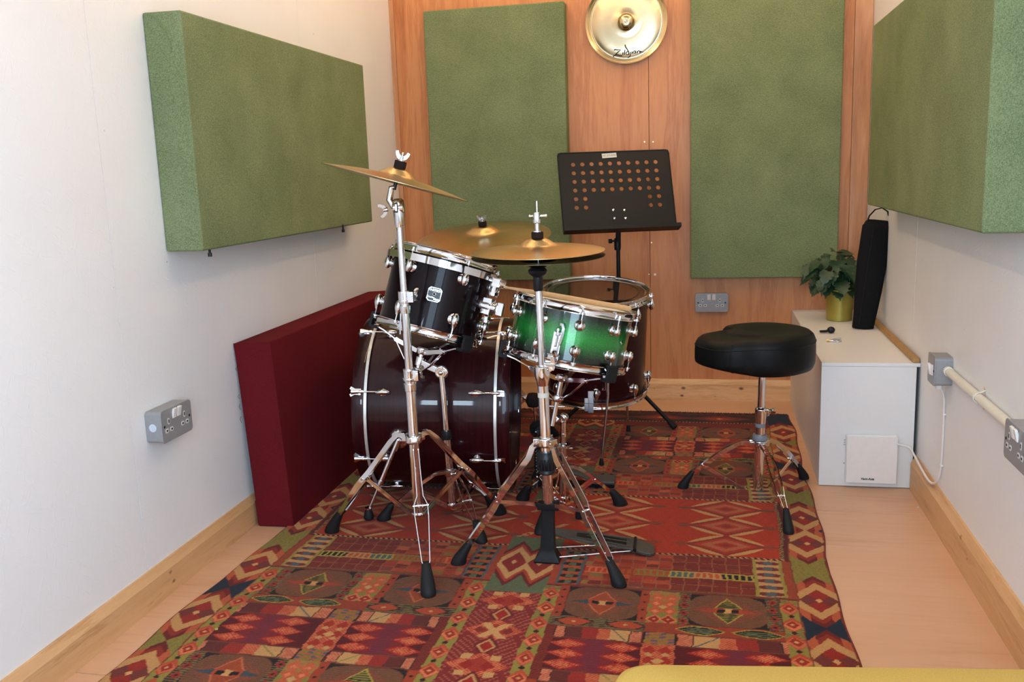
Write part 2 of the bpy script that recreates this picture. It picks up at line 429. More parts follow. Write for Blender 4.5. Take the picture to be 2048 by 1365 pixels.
def text(name, body, size, mat4, mat, parent, ext=.0004, align='CENTER', shear=0, sx=1, space=1, bold=0):
    cu = bpy.data.curves.new(name, 'FONT'); cu.body = body; cu.size = size; cu.align_x = align; cu.align_y = 'CENTER'
    cu.extrude = ext; cu.shear = shear; cu.space_character = space; cu.offset = bold; cu.resolution_u = 3
    tmp = bpy.data.objects.new('tmp', cu); COL.objects.link(tmp)
    dg = bpy.context.evaluated_depsgraph_get(); me = bpy.data.meshes.new_from_object(tmp.evaluated_get(dg))
    COL.objects.unlink(tmp); bpy.data.objects.remove(tmp)
    me.name = name; me.materials.clear(); me.materials.append(M[mat])
    if sx != 1:
        for v in me.vertices: v.co.x *= sx
    return inst(name, me, parent, mat4)

# ================================================================== the room

def XL(y): return -1.386-.0165*y          # the left wall runs very slightly out of square
wl = Matrix.Translation((XL(0), 0, 0)) @ Matrix.Rotation(.0165, 4, 'Z')   # local +X points into the room, +Y to the back wall

o = struct('floor', MB().bx(-1.6, .9, YF-.1, D+.1, -.10, -.012), 'hole_dark')
# plywood sheets of the floor
for i, (x0, x1, y0, y1) in enumerate(((-1.45, XR+.0, 2.89, 4.285), (-1.45, XR, 1.67, 2.888), (-1.45, XR, .45, 1.668), (-1.45, XR, YF, .448))):
    struct('floor_board', MB().bx(x0+.001, x1, y0, y1, -.012, 0), 'ply_floor', o, bev=.0008)
o = struct('ceiling', MB().bx(-1.6, .9, YF-.1, D+.1, H, H+.1), 'wall_white')

# left wall: sheets of painted strand board with narrow joints
wall = struct('wall_left', MB().add([wl @ Vector(v) for v in [(x, y, z) for x in (-.12, -.012) for y in (YF, D+.1) for z in (0, H)]],
      [(0, 1, 3, 2), (4, 6, 7, 5), (0, 4, 5, 1), (2, 3, 7, 6), (0, 2, 6, 4), (1, 5, 7, 3)]), 'hole_dark')
for y0, y1 in ((YF, .78), (.7815, 1.998), (1.9995, 3.22), (3.2215, D-.01)):
    struct('wall_board', MB().box((0, 0, 0), (.012, y1-y0, H-.001)).xf(wl @ Matrix.Translation((-.006, (y0+y1)/2, H/2))), 'wall_white', wall, bev=.0006)
wall = struct('wall_right', MB().bx(XR+.012, XR+.12, YF, D+.1, 0, H), 'hole_dark')
for y0, y1 in ((YF, .83), (.8315, 2.05), (2.0515, 3.268), (3.2705, D-.002)):
    struct('wall_board', MB().bx(XR, XR+.012, y0, y1, 0.0005, H-.0005), 'wall_white', wall, bev=.0006)
wall = struct('wall_back', MB().bx(-1.6, .9, D+.012, D+.12, 0, H), 'hole_dark')
for x0, x1, mt in ((-1.452, -.2695, 'ply_wall'), (-.2675, .5935, 'ply_wall'), (.595, XR-.0005, 'ply_edge')):
    b_ = struct('wall_board', MB().bx(x0, x1, D, D+.012, 0.0005, H-.0005), mt, wall, bev=.0008)
SC = MB().lathe([(.0002, .0016), (.003, .0014), (.0042, .0002), (.0042, 0)], 14, axis=(0, -1, 0))
scm = mesh_of('screw', SC, 'brass_screw')
p_ = W(1310, 549.5, D); part('filler_cap', MB().lathe([(.0002, .0016), (.0052, .0013), (.0056, 0)], 18, (p_.x, D, p_.z), (0, -1, 0)), 'white_plastic', wall)
for px, py in ((1289, 284), (1306, 284), (1298, 549.5), (1303, 486)):
    p_ = W(px, py, D); inst('screw', scm, wall, wall.matrix_world.inverted() @ Matrix.Translation((p_.x, D, p_.z)))
# front wall behind the photographer, with an open doorway that lets daylight in
fw = MB()
fw.bx(-1.6, -1.05, YF-.12, YF, 0, H); fw.bx(-.65, -.42, YF-.12, YF, 0, H); fw.bx(-1.05, -.65, YF-.12, YF, 0, .88); fw.bx(-1.05, -.65, YF-.12, YF, 1.30, H); fw.bx(.60, .9, YF-.12, YF, 0, H); fw.bx(-.42, .60, YF-.12, YF, 2.06, H)
struct('wall_front', fw, 'wall_white')
fr = MB(); fr.bx(-.42, -.36, YF-.12, YF+.02, 0, 2.06); fr.bx(.54, .60, YF-.12, YF+.02, 0, 2.06); fr.bx(-.36, .54, YF-.12, YF+.02, 2.0, 2.06)
struct('door_1', fr, 'white_plastic', bev=.002)

# corner battens on the back wall
struct('trim_1', MB().bx(XL(D)+.0, XL(D)+.022, D-.012, D, .0, H), 'ply_edge', bev=.002)
# skirting
def skirt(name, length, mat, M4, h, t=.018):
    # profile: thickness t, chamfered top; local x: out from wall, y along, z up
    pr = [(0, 0), (t, 0), (t, h-.022), (t-.002, h-.019), (.010, h-.006), (.007, h), (0, h)]
    vs = []; n = len(pr)
    for y in (0, length): vs += [(x, y, z) for x, z in pr]
    fs = [tuple(range(n)), tuple(range(n, 2*n))[::-1]]+[(i, n+i, n+(i+1) % n, (i+1) % n) for i in range(n)]
    mb = MB().add(vs, fs).xf(M4)
    return struct(name, mb, mat, ang=25)
skirt('baseboard_left', D-YF-.02, 'pine_left', wl @ Matrix.Translation((0, YF, 0)), .094)
skirt('baseboard_right', 3.12-YF, 'pine_left', Matrix.Translation((XR, 3.12, 0)) @ Matrix.Rotation(math.pi, 4, 'Z'), .114, .020)
skirt('baseboard_back', .365-XL(D)-.02, 'pine_back', Matrix.Translation((.363, D, 0)) @ Matrix.Rotation(math.pi/2, 4, 'Z') @ Matrix.Scale(1, 4) @ Matrix.Rotation(0, 4, 'Z') if False else Matrix.Translation((XL(D)+.02, D, 0)) @ Matrix.Rotation(-math.pi/2, 4, 'Z'), .099)

# LED strip around the ceiling
led = thing('led_strip', 'warm white light strip run in a loop along the ceiling', 'light', (-.38, 2.8, H-.02))
for a, b in (((-.98, 1.9, 0), (-.98, 4.05, 0)), ((-.98, 4.05, 0), (.34, 4.05, 0)), ((.34, 4.05, 0), (.34, 1.9, 0)), ((.34, 1.9, 0), (-.98, 1.9, 0))):
    a = Vector((a[0], a[1], H-.014)); b = Vector((b[0], b[1], H-.014))
    d = (b-a); part('light_run', MB().box((a+b)/2, (abs(d.x)+.012, abs(d.y)+.012, .010)), 'led', led)
    part('mounting_rail', MB().box((a+b)/2+Vector((0, 0, .0095)), (abs(d.x)+.02, abs(d.y)+.02, .009)), 'white_plastic', led)

# ================================================================== acoustic panels
pb = thing('acoustic_panel', 'tall green fabric panel at the left of the wooden wall, behind the cymbals', 'acoustic panel', (-.9505, D-.04, .578))
pb['group'] = 'green fabric panels'
part('fabric_cover', MB().bx(-1.272, -.629, D-.08, D-.0005, .578, 1.806), 'green_fabric', pb, bev=.006, ang=60)
pb = thing('acoustic_panel', 'tall green fabric panel right of the music stand, above the wall socket', 'acoustic panel', (.229, D-.04, .578))
part('fabric_cover', MB().bx(-.084, .542, D-.08, D-.0005, .578, 1.83), 'green_fabric', pb, bev=.006, ang=60)
# left wall panel
pl = thing('acoustic_panel', 'wide green fabric panel on the white left wall above the red panel', 'acoustic panel', (XL(2.9)+.05, 2.9, .899))
part('fabric_cover', MB().box((0, 0, 0), (.108, 3.577-2.234, .612)).xf(wl @ Matrix.Translation((.0545, (2.234+3.577)/2, 1.205))), 'green_fabric', pl, bev=.006, ang=60)
# stitched fold on its near end
pts = []
for i in range(15):
    t = i/14; px = 300+44*math.sin(t*1.7)*1.0; py = 30+75*t; pts.append(W(300+44*min(1, t*1.15)**.75-3*t*t, 30+76*t**1.3, 2.2335))
part('fold', MB().tube(pts, .0016, 6), 'green_fabric', pl)
for px, py in ((419, 500), (686, 456)):
    q = onaxis(px, py, 0, -1.33); q.z = .899
    part('hook', MB().cyl(q+Vector((0, 0, .008)), q+Vector((0, 0, -.018)), .0035, n=10).cyl(q+Vector((0, 0, -.010)), q+Vector((0, 0, -.020)), .0055, n=6), 'black_metal', pl)
pr = thing('acoustic_panel', 'wide green fabric panel on the right wall, above the grey switch and conduit', 'acoustic panel', (XR-.05, 2.9, .913))
part('fabric_cover', MB().bx(.566, XR-.0005, 2.142, 3.63, .913, 1.545), 'green_fabric', pr, bev=.006, ang=60)

# red panel standing on the floor, leaning on the wall
def red_panel():
    y0, y1 = 2.548, 3.76
    t = thing('acoustic_panel', 'dark red fabric panel standing on the floor against the left wall', 'acoustic panel', (-1.34, 2.55, 0))
    sec = [(-1.276, 0.002), (-1.395, .0), (-1.4265, .590), (-1.305, .596)]
    vs = []
    for y in (y0, y1):
        dx = -.0165*(y-y0)
        vs += [(x+dx, y, z) for x, z in sec]
    part('fabric_cover', MB().add(vs, [(0, 1, 2, 3), (7, 6, 5, 4), (0, 4, 5, 1), (1, 5, 6, 2), (2, 6, 7, 3), (3, 7, 4, 0)]), 'red_fabric', t, bev=.005, ang=60)
    e = .0012
    for a, b, c in (((-1.4255, .590), (-1.3065, .594), (-1.420, .520)), ((-1.395, .004), (-1.279, .008), (-1.40, .085))):
        vs = [(x, y, z) for y in (y0-e, y0+.002) for x, z in (a, b, c)]
        part('folded_corner', MB().add(vs, [(0, 1, 2), (5, 4, 3), (0, 3, 4, 1), (1, 4, 5, 2), (2, 5, 3, 0)]), 'red_fabric', t, bev=.0005)
    for z, l in ((.515, .01), (.43, .014), (.40, .018), (.36, .02)):
        part('loose_thread', MB().tube([(-1.421, y0-.001, z), (-1.424, y0-.004, z-l*.4), (-1.419, y0-.005, z-l)], .0006, 4), 'red_fabric', t)
red_panel()

# ================================================================== china cymbal on the wall
def wall_cymbal():
    c = W(1252, 43, D-.03); R_ = .179
    M4 = frame((c.x, D-.012, c.z), (0, -1, 0), (1, 0, 0))
    t = thing('wall_cymbal', 'bright cymbal hung on the wooden wall with a black script logo', 'cymbal', M4)
    pf = [(.005, .030), (.012, .031), (.022, .0285), (.031, .021), (.036, .0135), (.040, .0115), (.07, .011), (.11, .0095), (.135, .0075), (.150, .0035), (.156, .0015), (.163, .004), (.171, .010), (R_, .014)]
    pf2 = pf+[(r, z-.0014) for r, z in pf[::-1]]
    part('cymbal_disc', MB().lathe(pf2+[pf2[0]], 96, caps=False), 'bronze_bright', t, local=True, origin=(0, 0, 0), recalc=True, ang=50)
    for r in (.158, .1635, .168):
        part('groove', MB().torus(r, .0011, (0, 0, np.interp(r, [p[0] for p in pf], [p[1] for p in pf])), n=96, k=6), 'bronze', t, local=True)
    part('mounting_bolt', MB().lathe([(.0055, -.012), (.0055, .033), (.004, .036), (.0002, .037)], 12), 'chrome_dull', t, local=True)
    inv = t.matrix_world.inverted()
    def pt(x, y):
        q = inv @ W(1140+x/8.533, y/8.533, D-.021); r = math.hypot(q.x, q.y)
        return (q.x, q.y, np.interp(r, [p[0] for p in pf], [p[1] for p in pf])+.0006)
    strokes = [([(750, 858), (768, 845), (800, 851), (868, 853), (830, 880), (780, 925), (735, 962)], 11), ([(735, 962), (765, 940), (800, 932), (850, 948), (890, 948)], 13),
       ([(905, 892), (900, 935)], 12), ([(908, 858), (912, 864)], 12), ([(938, 850), (930, 935)], 12),
       ([(1000, 885), (975, 880), (958, 900), (960, 930), (985, 935), (1003, 915)], 11), ([(940, 762), (947, 800), (975, 840), (1000, 880), (1008, 935)], 12),
       ([(1030, 885), (1032, 935), (1015, 970), (985, 985)], 11), ([(1022, 850), (1026, 858)], 12), ([(1060, 880), (1058, 922)], 12), ([(1058, 830), (1062, 838)], 12),
       ([(1118, 870), (1090, 872), (1076, 895), (1088, 912), (1112, 895)], 11), ([(1120, 868), (1122, 912)], 11),
       ([(1145, 872), (1150, 905)], 12), ([(1148, 885), (1172, 862), (1190, 875), (1198, 905)], 11), ([(1190, 870), (1215, 878), (1235, 892), (1252, 884)], 9)]
    mb = MB()
    for pts, w_ in strokes: mb.tube([pt(*q) for q in pts], w_/8.533/452*.85, 6)
    part('script_logo', mb, 'ink', t, local=True)
wall_cymbal()

# ================================================================== sockets and switches
def roundrect(w_, h, r, n=5):
    pts = []
    for cx, cy, a0 in ((w_/2-r, h/2-r, 0), (-w_/2+r, h/2-r, 90), (-w_/2+r, -h/2+r, 180), (w_/2-r, -h/2+r, 270)):
        for i in range(n+1):
            a = math.radians(a0+90*i/n); pts.append((cx+r*math.cos(a), cy+r*math.sin(a)))
    return pts
def socket(name, label, M4, depth=.045, gang=2):
    """local: x right, y up, z out of the wall"""
    t = thing(name, label, 'wall socket' if gang == 2 else 'switch', M4)
    w_ = .146 if gang == 2 else .086; h = .086
    part('back_box', MB().prism(roundrect(w_-.003, h-.003, .010), 0, depth-.004), 'grey_box', t, local=True, bev=.0015)
    fp = part('face_plate', MB().prism(roundrect(w_, h, .011), depth-.004, depth), 'grey_box', t, local=True, bev=.0012)
    if gang == 2:
        for x in (-.0125, .0095):
            sub(part('rocker_switch', MB().box((x, .026, depth+.002), (.0155, .026, .006), Matrix.Rotation(.22, 3, 'X')), 'white_plastic', t, local=True, bev=.001), fp)
        for sx in (-.040, .036):
            sub(part('pin_hole', MB().prism(roundrect(.0085, .0165, .003), depth-.001, depth+.0008, Matrix.Translation((sx, .0105, 0))), 'pin_plastic', t, local=True), fp)
            sub(part('pin_hole', MB().box((sx, .0105, depth+.0006), (.004, .009, .0012)), 'hole_dark', t, local=True), fp)
            for dx in (-.011, .011):
                sub(part('pin_hole', MB().prism(roundrect(.0145, .0115, .004), depth-.001, depth+.0008, Matrix.Translation((sx+dx, -.0125, 0))), 'pin_plastic', t, local=True), fp)
                sub(part('pin_hole', MB().box((sx+dx, -.0125, depth+.0006), (.0065, .0045, .0012)), 'hole_dark', t, local=True), fp)
        xs = (-.0605, .0605)
    else:
        sub(part('rocker_switch', MB().box((-.004, .000, depth+.003), (.018, .032, .008), Matrix.Rotation(.2, 3, 'X')), 'white_plastic', t, local=True, bev=.001), fp)
        sub(part('fuse_carrier', MB().box((.014, .000, depth+.001), (.014, .030, .003)), 'white_plastic', t, local=True, bev=.0008), fp)
        xs = (-.032, .032)
    for x in xs:
        sub(part('screw', MB().lathe([(.0035, depth-.001), (.0035, depth+.0006), (.002, depth+.001)], 10, (x, 0, 0)), 'hole_dark', t, local=True), fp)
    part('knockout', MB().lathe([(.0105, 0), (.0105, .0006), (.009, .0008)], 24, (-w_/2+.0012, 0, depth*.45), (-1, 0, 0)), 'tape_white' if name == 'wall_socket' and gang == 2 and 'left' in label else 'grey_box', t, local=True)
    return t
c = onaxis(360, 843, 0, -1.36)
socket('wall_socket', 'grey metal double socket on the white left wall near the red panel', wl @ frame((0, 2.128, .461), (1, 0, 0), (0, 1, 0)), .048)
bs = socket('wall_socket', 'grey metal double socket on the wooden back wall beside the drum stool', frame((.0095, D, .4615), (0, -1, 0), (1, 0, 0)), .03)
rs = socket('wall_socket', 'grey double socket on the right wall at the near end of the conduit', frame((XR, 2.018, .482), (-1, 0, 0), (0, -1, 0)), .048)
sw = socket('spur_switch', 'small grey switch box on the right wall at the far end of the conduit', frame((XR, 2.775, .482), (-1, 0, 0), (0, -1, 0)), .048, 1)
def conduit():
    t = thing('conduit', 'cream plastic conduit running along the right wall between switch and socket', 'conduit', (XR, 2.45, .482))
    x = XR-.014
    part('pipe', MB().cyl((x, 2.7295, .486), (x, 2.0925, .486), .0115, n=24), 'conduit_white', t)
    part('collar', MB().cyl((x, 2.7305, .486), (x, 2.716, .486), .0135, n=24), 'conduit_white', t)
    mb = MB().strap([(XR-.001, 2.42, .463), (XR-.012, 2.42, .4725), (XR-.020, 2.42, .474), (XR-.0275, 2.42, .482), (XR-.0275, 2.42, .490), (XR-.020, 2.42, .4985), (XR-.010, 2.42, .5005), (XR-.001, 2.42, .506)], (0, 1, 0), .012, .002)
    part('saddle_clip', mb, 'conduit_white', t)
    for z in (.459, .510): part('screw', MB().cyl((XR-.003, 2.42, z), (XR, 2.42, z), .003, n=8), 'brass_screw', t)
    return t
conduit()
def cable():
    t = thing('power_cable', 'white cable from the switch box down to the square fan cover', 'cable', (XR, 2.8, .4))
    P = [(XR-.024, 2.78, .432), (XR-.010, 2.785, .405), (XR-.005, 2.79, .36), (XR-.004, 2.79, .25), (XR-.005, 2.80, .16), (XR-.012, 2.83, .122), (XR-.020, 2.87, .118), (XR-.020, 2.99, .124), (XR-.022, 3.06, .135), (XR-.032, 3.10, .150), (.60, 3.105, .158)]
    # smooth
    from mathutils import geometry
    pts = []
    for i in range(len(P)-1):
        p0 = Vector(P[max(i-1, 0)]); p1 = Vector(P[i]); p2 = Vector(P[i+1]); p3 = Vector(P[min(i+2, len(P)-1)])
        for k in range(6):
            u = k/6; pts.append(.5*((2*p1)+(p2-p0)*u+(2*p0-5*p1+4*p2-p3)*u*u+(3*p1-p0-3*p2+p3)*u**3))
    pts.append(Vector(P[-1]))
    part('flex', MB().tube(pts, .0034, 8), 'cable_white', t)
    part('cable_gland', MB().cyl((XR-.024, 2.78, .4385), (XR-.024, 2.78, .424), .0105, n=16), 'white_plastic', t)
    for z in (.345, .19): part('cable_clip', MB().box((XR-.004, 2.792, z), (.008, .012, .006)), 'white_plastic', t, bev=.001)
cable()

# ================================================================== white boxed-in plinth
PX0, PY0, PZ = .362, 3.128, .424
pt_ = thing('plinth', 'white painted boxed-in ledge in the right corner under the plant', 'boxing', (.51, 3.7, 0))
part('top_board', MB().bx(PX0, XR-.001, PY0, D-.001, PZ-.012, PZ), 'plinth_white', pt_, bev=.001)
part('front_board', MB().bx(PX0, XR-.012, PY0, PY0+.012, .002, PZ-.0125), 'plinth_white', pt_, bev=.001)
part('side_board', MB().bx(PX0, PX0+.012, PY0+.0125, D-.001, 0, PZ-.0125), 'plinth_white', pt_, bev=.001)
part('batten', MB().bx(XR-.024, XR-.002, PY0+.005, D-.002, PZ, PZ+.016), 'batten', pt_, bev=.005)
fan = thing('fan_cover', 'square white fan cover with a small black logo on the plinth front', 'fan cover', (.525, PY0, .022))
fc = (.5245, .102)
part('back_plate', MB().box((fc[0]-.002, PY0-.006, fc[1]), (.158, .012, .160)), 'white_plastic', fan, bev=.003)
fcv = part('front_cover', MB().box((fc[0], PY0-.018, fc[1]-.002), (.158, .009, .158)), 'white_plastic', fan, bev=.002)
part('hinge_rib', MB().cyl((fc[0]-.075, PY0-.014, fc[1]+.079), (fc[0]+.075, PY0-.014, fc[1]+.079), .0045), 'white_plastic', fan)
sub(text('logo', 'Vent-Axia', .0105, fan.matrix_world.inverted() @ frame((fc[0]-.012, PY0-.0227, fc[1]-.066), (0, -1, 0), (1, 0, 0)), 'ink', fan, shear=.35, bold=.0003), fcv)
for dz in (.030, .022, .014, -.05):
    part('vent_slot', MB().box((fc[0]-.0835, PY0-.0006, fc[1]+dz+.03), (.006, .0012, .0012)), 'hole_dark', fan)

# ================================================================== plant, bag, small things on the plinth
def plant():
    c = Vector((.527, 4.0, PZ))
    t = thing('potted_plant', 'leafy green plant in a gold-green pot on the white ledge', 'plant', c)
    pf = [(.048, 0), (.051, .003), (.0575, .128), (.0585, .132), (.056, .132), (.0545, .115), (.0, .115)]
    part('pot', MB().lathe(pf[:-1]+[(.0005, .115)], 40), 'pot_gold', t, local=True)
    part('soil', MB().lathe([(.0543, .112), (.053, .118), (.001, .122)], 24), 'soil', t, local=True)
    # split leaf: outline with notches, folded along the midrib
    out = [(0, 0), (.10, -.10), (.26, -.12), (.40, -.03), (.36, .10), (.47, .12), (.50, .26), (.36, .30), (.46, .38), (.42, .52), (.28, .52), (.31, .64), (.22, .76), (.10, .80), (0, 1.02)]
    def leafmesh(nm, k, cup):
        vs = []; fs = []
        n = len(out)
        mid = [(0, y, -.03*math.sin(y*3)*cup) for y in np.linspace(0, 1.0, n)]
        for side in (1, -1):
            o_ = len(vs)
            for i, (x, y) in enumerate(out):
                z = .30*x*(1-k)-cup*.35*(y*y); vs.append((side*x, y, z))
            for i in range(n): vs.append((0, out[i][1] if 0 < i < n-1 else (0 if i == 0 else 1.02), -cup*.35*max(0, out[i][1])**2))
            for i in range(n-1):
                f = (o_+i, o_+i+1, o_+n+i+1, o_+n+i); fs.append(f if side > 0 else f[::-1])
        mb = MB().add(vs, fs)
        return mesh_of(nm, mb, 'leaf', doubles=True, recalc=False, ang=70)
    lm = [leafmesh('leaf', .2, .9), leafmesh('leaf', -.2, .5), leafmesh('leaf', .5, 1.3)]
    stems = MB()
    for i in range(70):
        a = random.uniform(0, 2*math.pi); e = random.random()
        # leaves fill a lumpy dome wider than the pot
        rr = .035+.098*math.sqrt(random.random()); zz = .150+.20*random.random()*(1.12-rr/.17)+(.0 if rr < .1 else -.02)
        if i < 7: zz = .105+.03*random.random(); rr = .082+.02*random.random(); a = -1.57+(i-3)*.55
        base = Vector((rr*math.cos(a)*1.02-.012, rr*math.sin(a)*.8, zz))
        if base.x > .078: base.x = .078-random.random()*.03
        out_dir = Vector((math.cos(a), math.sin(a)*.9, -.25-.5*(rr/.13)+(.7 if zz > .24 else 0))).normalized()
        if i % 3 == 0: out_dir = (out_dir+Vector((0, -.9, -.2))).normalized()
        up = Vector((random.uniform(-.3, .3), random.uniform(-.6, -.1), 1)).normalized()
        z_ = (up-out_dir*up.dot(out_dir)).normalized(); x_ = out_dir.cross(z_)
        m_ = Matrix.Identity(4); s = random.uniform(.050, .072)
        st = base-out_dir*s*.55
        for k in range(3): m_[k][0] = x_[k]*s; m_[k][1] = out_dir[k]*s; m_[k][2] = z_[k]*s; m_[k][3] = st[k]
        inst('leaf', lm[i % 3], t, m_)
        stems.tube([(st.x*.25, st.y*.25, .115), (st.x*.55, st.y*.55, .12+(st.z-.12)*.75), st], .0013, 5)
    part('stems', stems, 'leaf', t, local=True)
plant()
def bag():
    b0 = Vector((.575, 3.745, PZ)); b1 = Vector((.630, 3.93, PZ+.418))
    b0 = (G(1722, 656, PZ)+G(1728, 660, PZ))/2; b1 = W(1758, 440, 3.80)
    ax = (b1-b0); M4 = frame(b0, ax, (1, 0, 0)); L = ax.length
    t = thing('stand_bag', 'slim black fabric carry bag leaning in the corner beside the plant', 'bag', M4)
    vs = []; fs = []; n = 24
    rings = [(0, .0385, .02), (.006, .0405, .024), (.04, .042, .028), (.15, .050, .030), (.26, .056, .031), (.34, .058, .031), (.40, .056, .030), (L-.020, .051, .028), (L-.008, .047, .024), (L-.001, .036, .016), (L, .020, .008)]
    for z, rx, ry in rings:
        for i in range(n):
            a = 2*math.pi*i/n; wob = 1+.03*math.sin(3*a+z*40)+.02*math.sin(z*90+a)
            vs.append((rx*math.cos(a)*wob, ry*math.sin(a)*wob, z))
    for k in range(len(rings)-1):
        for i in range(n): fs.append((k*n+i, k*n+(i+1) % n, (k+1)*n+(i+1) % n, (k+1)*n+i))
    fs.append(tuple(range(n))[::-1]); fs.append(tuple((len(rings)-1)*n+i for i in range(n)))
    part('bag_body', MB().add(vs, fs), 'black_nylon', t, local=True)
    pts = [(-.040, -.006, L-.04), (-.043, -.006, L-.015), (-.038, -.006, L+.012), (-.020, -.006, L+.038), (.004, -.006, L+.046), (.026, -.006, L+.034), (.034, -.006, L+.010), (.034, -.006, L-.03)]
    part('carry_strap', MB().strap(pts, (0, 1, 0), .016, .0035), 'black_nylon', t, local=True)
    part('zip', MB().tube([(-.02, -.029, .02), (-.021, -.031, .2), (-.02, -.030, L-.03)], .0015, 5), 'black_plastic', t, local=True)
    return t
bag()
kp = G(1662, 667, PZ); kq = G(1645, 668, PZ)
t = thing('black_knob', 'small black knob with a short tab lying on the white ledge', 'knob', kp)
part('cap', MB().sphere(kp+Vector((0, 0, .013)), .013, (1.15, 1, 1)), 'black_plastic', t)
part('tab', MB().strap([kp+Vector((-.010, 0, .010)), kp+Vector((-.020, -.002, .008)), kp+Vector((-.042, -.004, .008))], (0, 1, 0), .014, .008), 'black_plastic', t, bev=.001)
kp = G(1668, 685, PZ)
t = thing('drum_key', 'small silver key with brass end lying on the white ledge', 'key', kp)
part('shaft', MB().cyl(kp+Vector((-.018, .004, .0045)), kp+Vector((.012, -.002, .0045)), .0035), 'chrome', t)
part('brass_end', MB().cyl(kp+Vector((-.024, .006, .0055)), kp+Vector((-.015, .003, .0055)), .0055), 'brass_screw', t)
part('wing', MB().strap([kp+Vector((-.012, .008, .003)), kp+Vector((.004, .010, .008)), kp+Vector((.026, .013, .010))], (0, 0, 1), .009, .003), 'chrome_dull', t)
part('wing', MB().strap([kp+Vector((-.004, -.002, .004)), kp+Vector((.012, -.006, .003)), kp+Vector((.026, .004, .003))], (0, 0, 1), .008, .003), 'chrome_dull', t)
part('tip', MB().cyl(kp+Vector((.008, -.010, .004)), kp+Vector((.010, -.018, .004)), .004), 'tape_white', t)

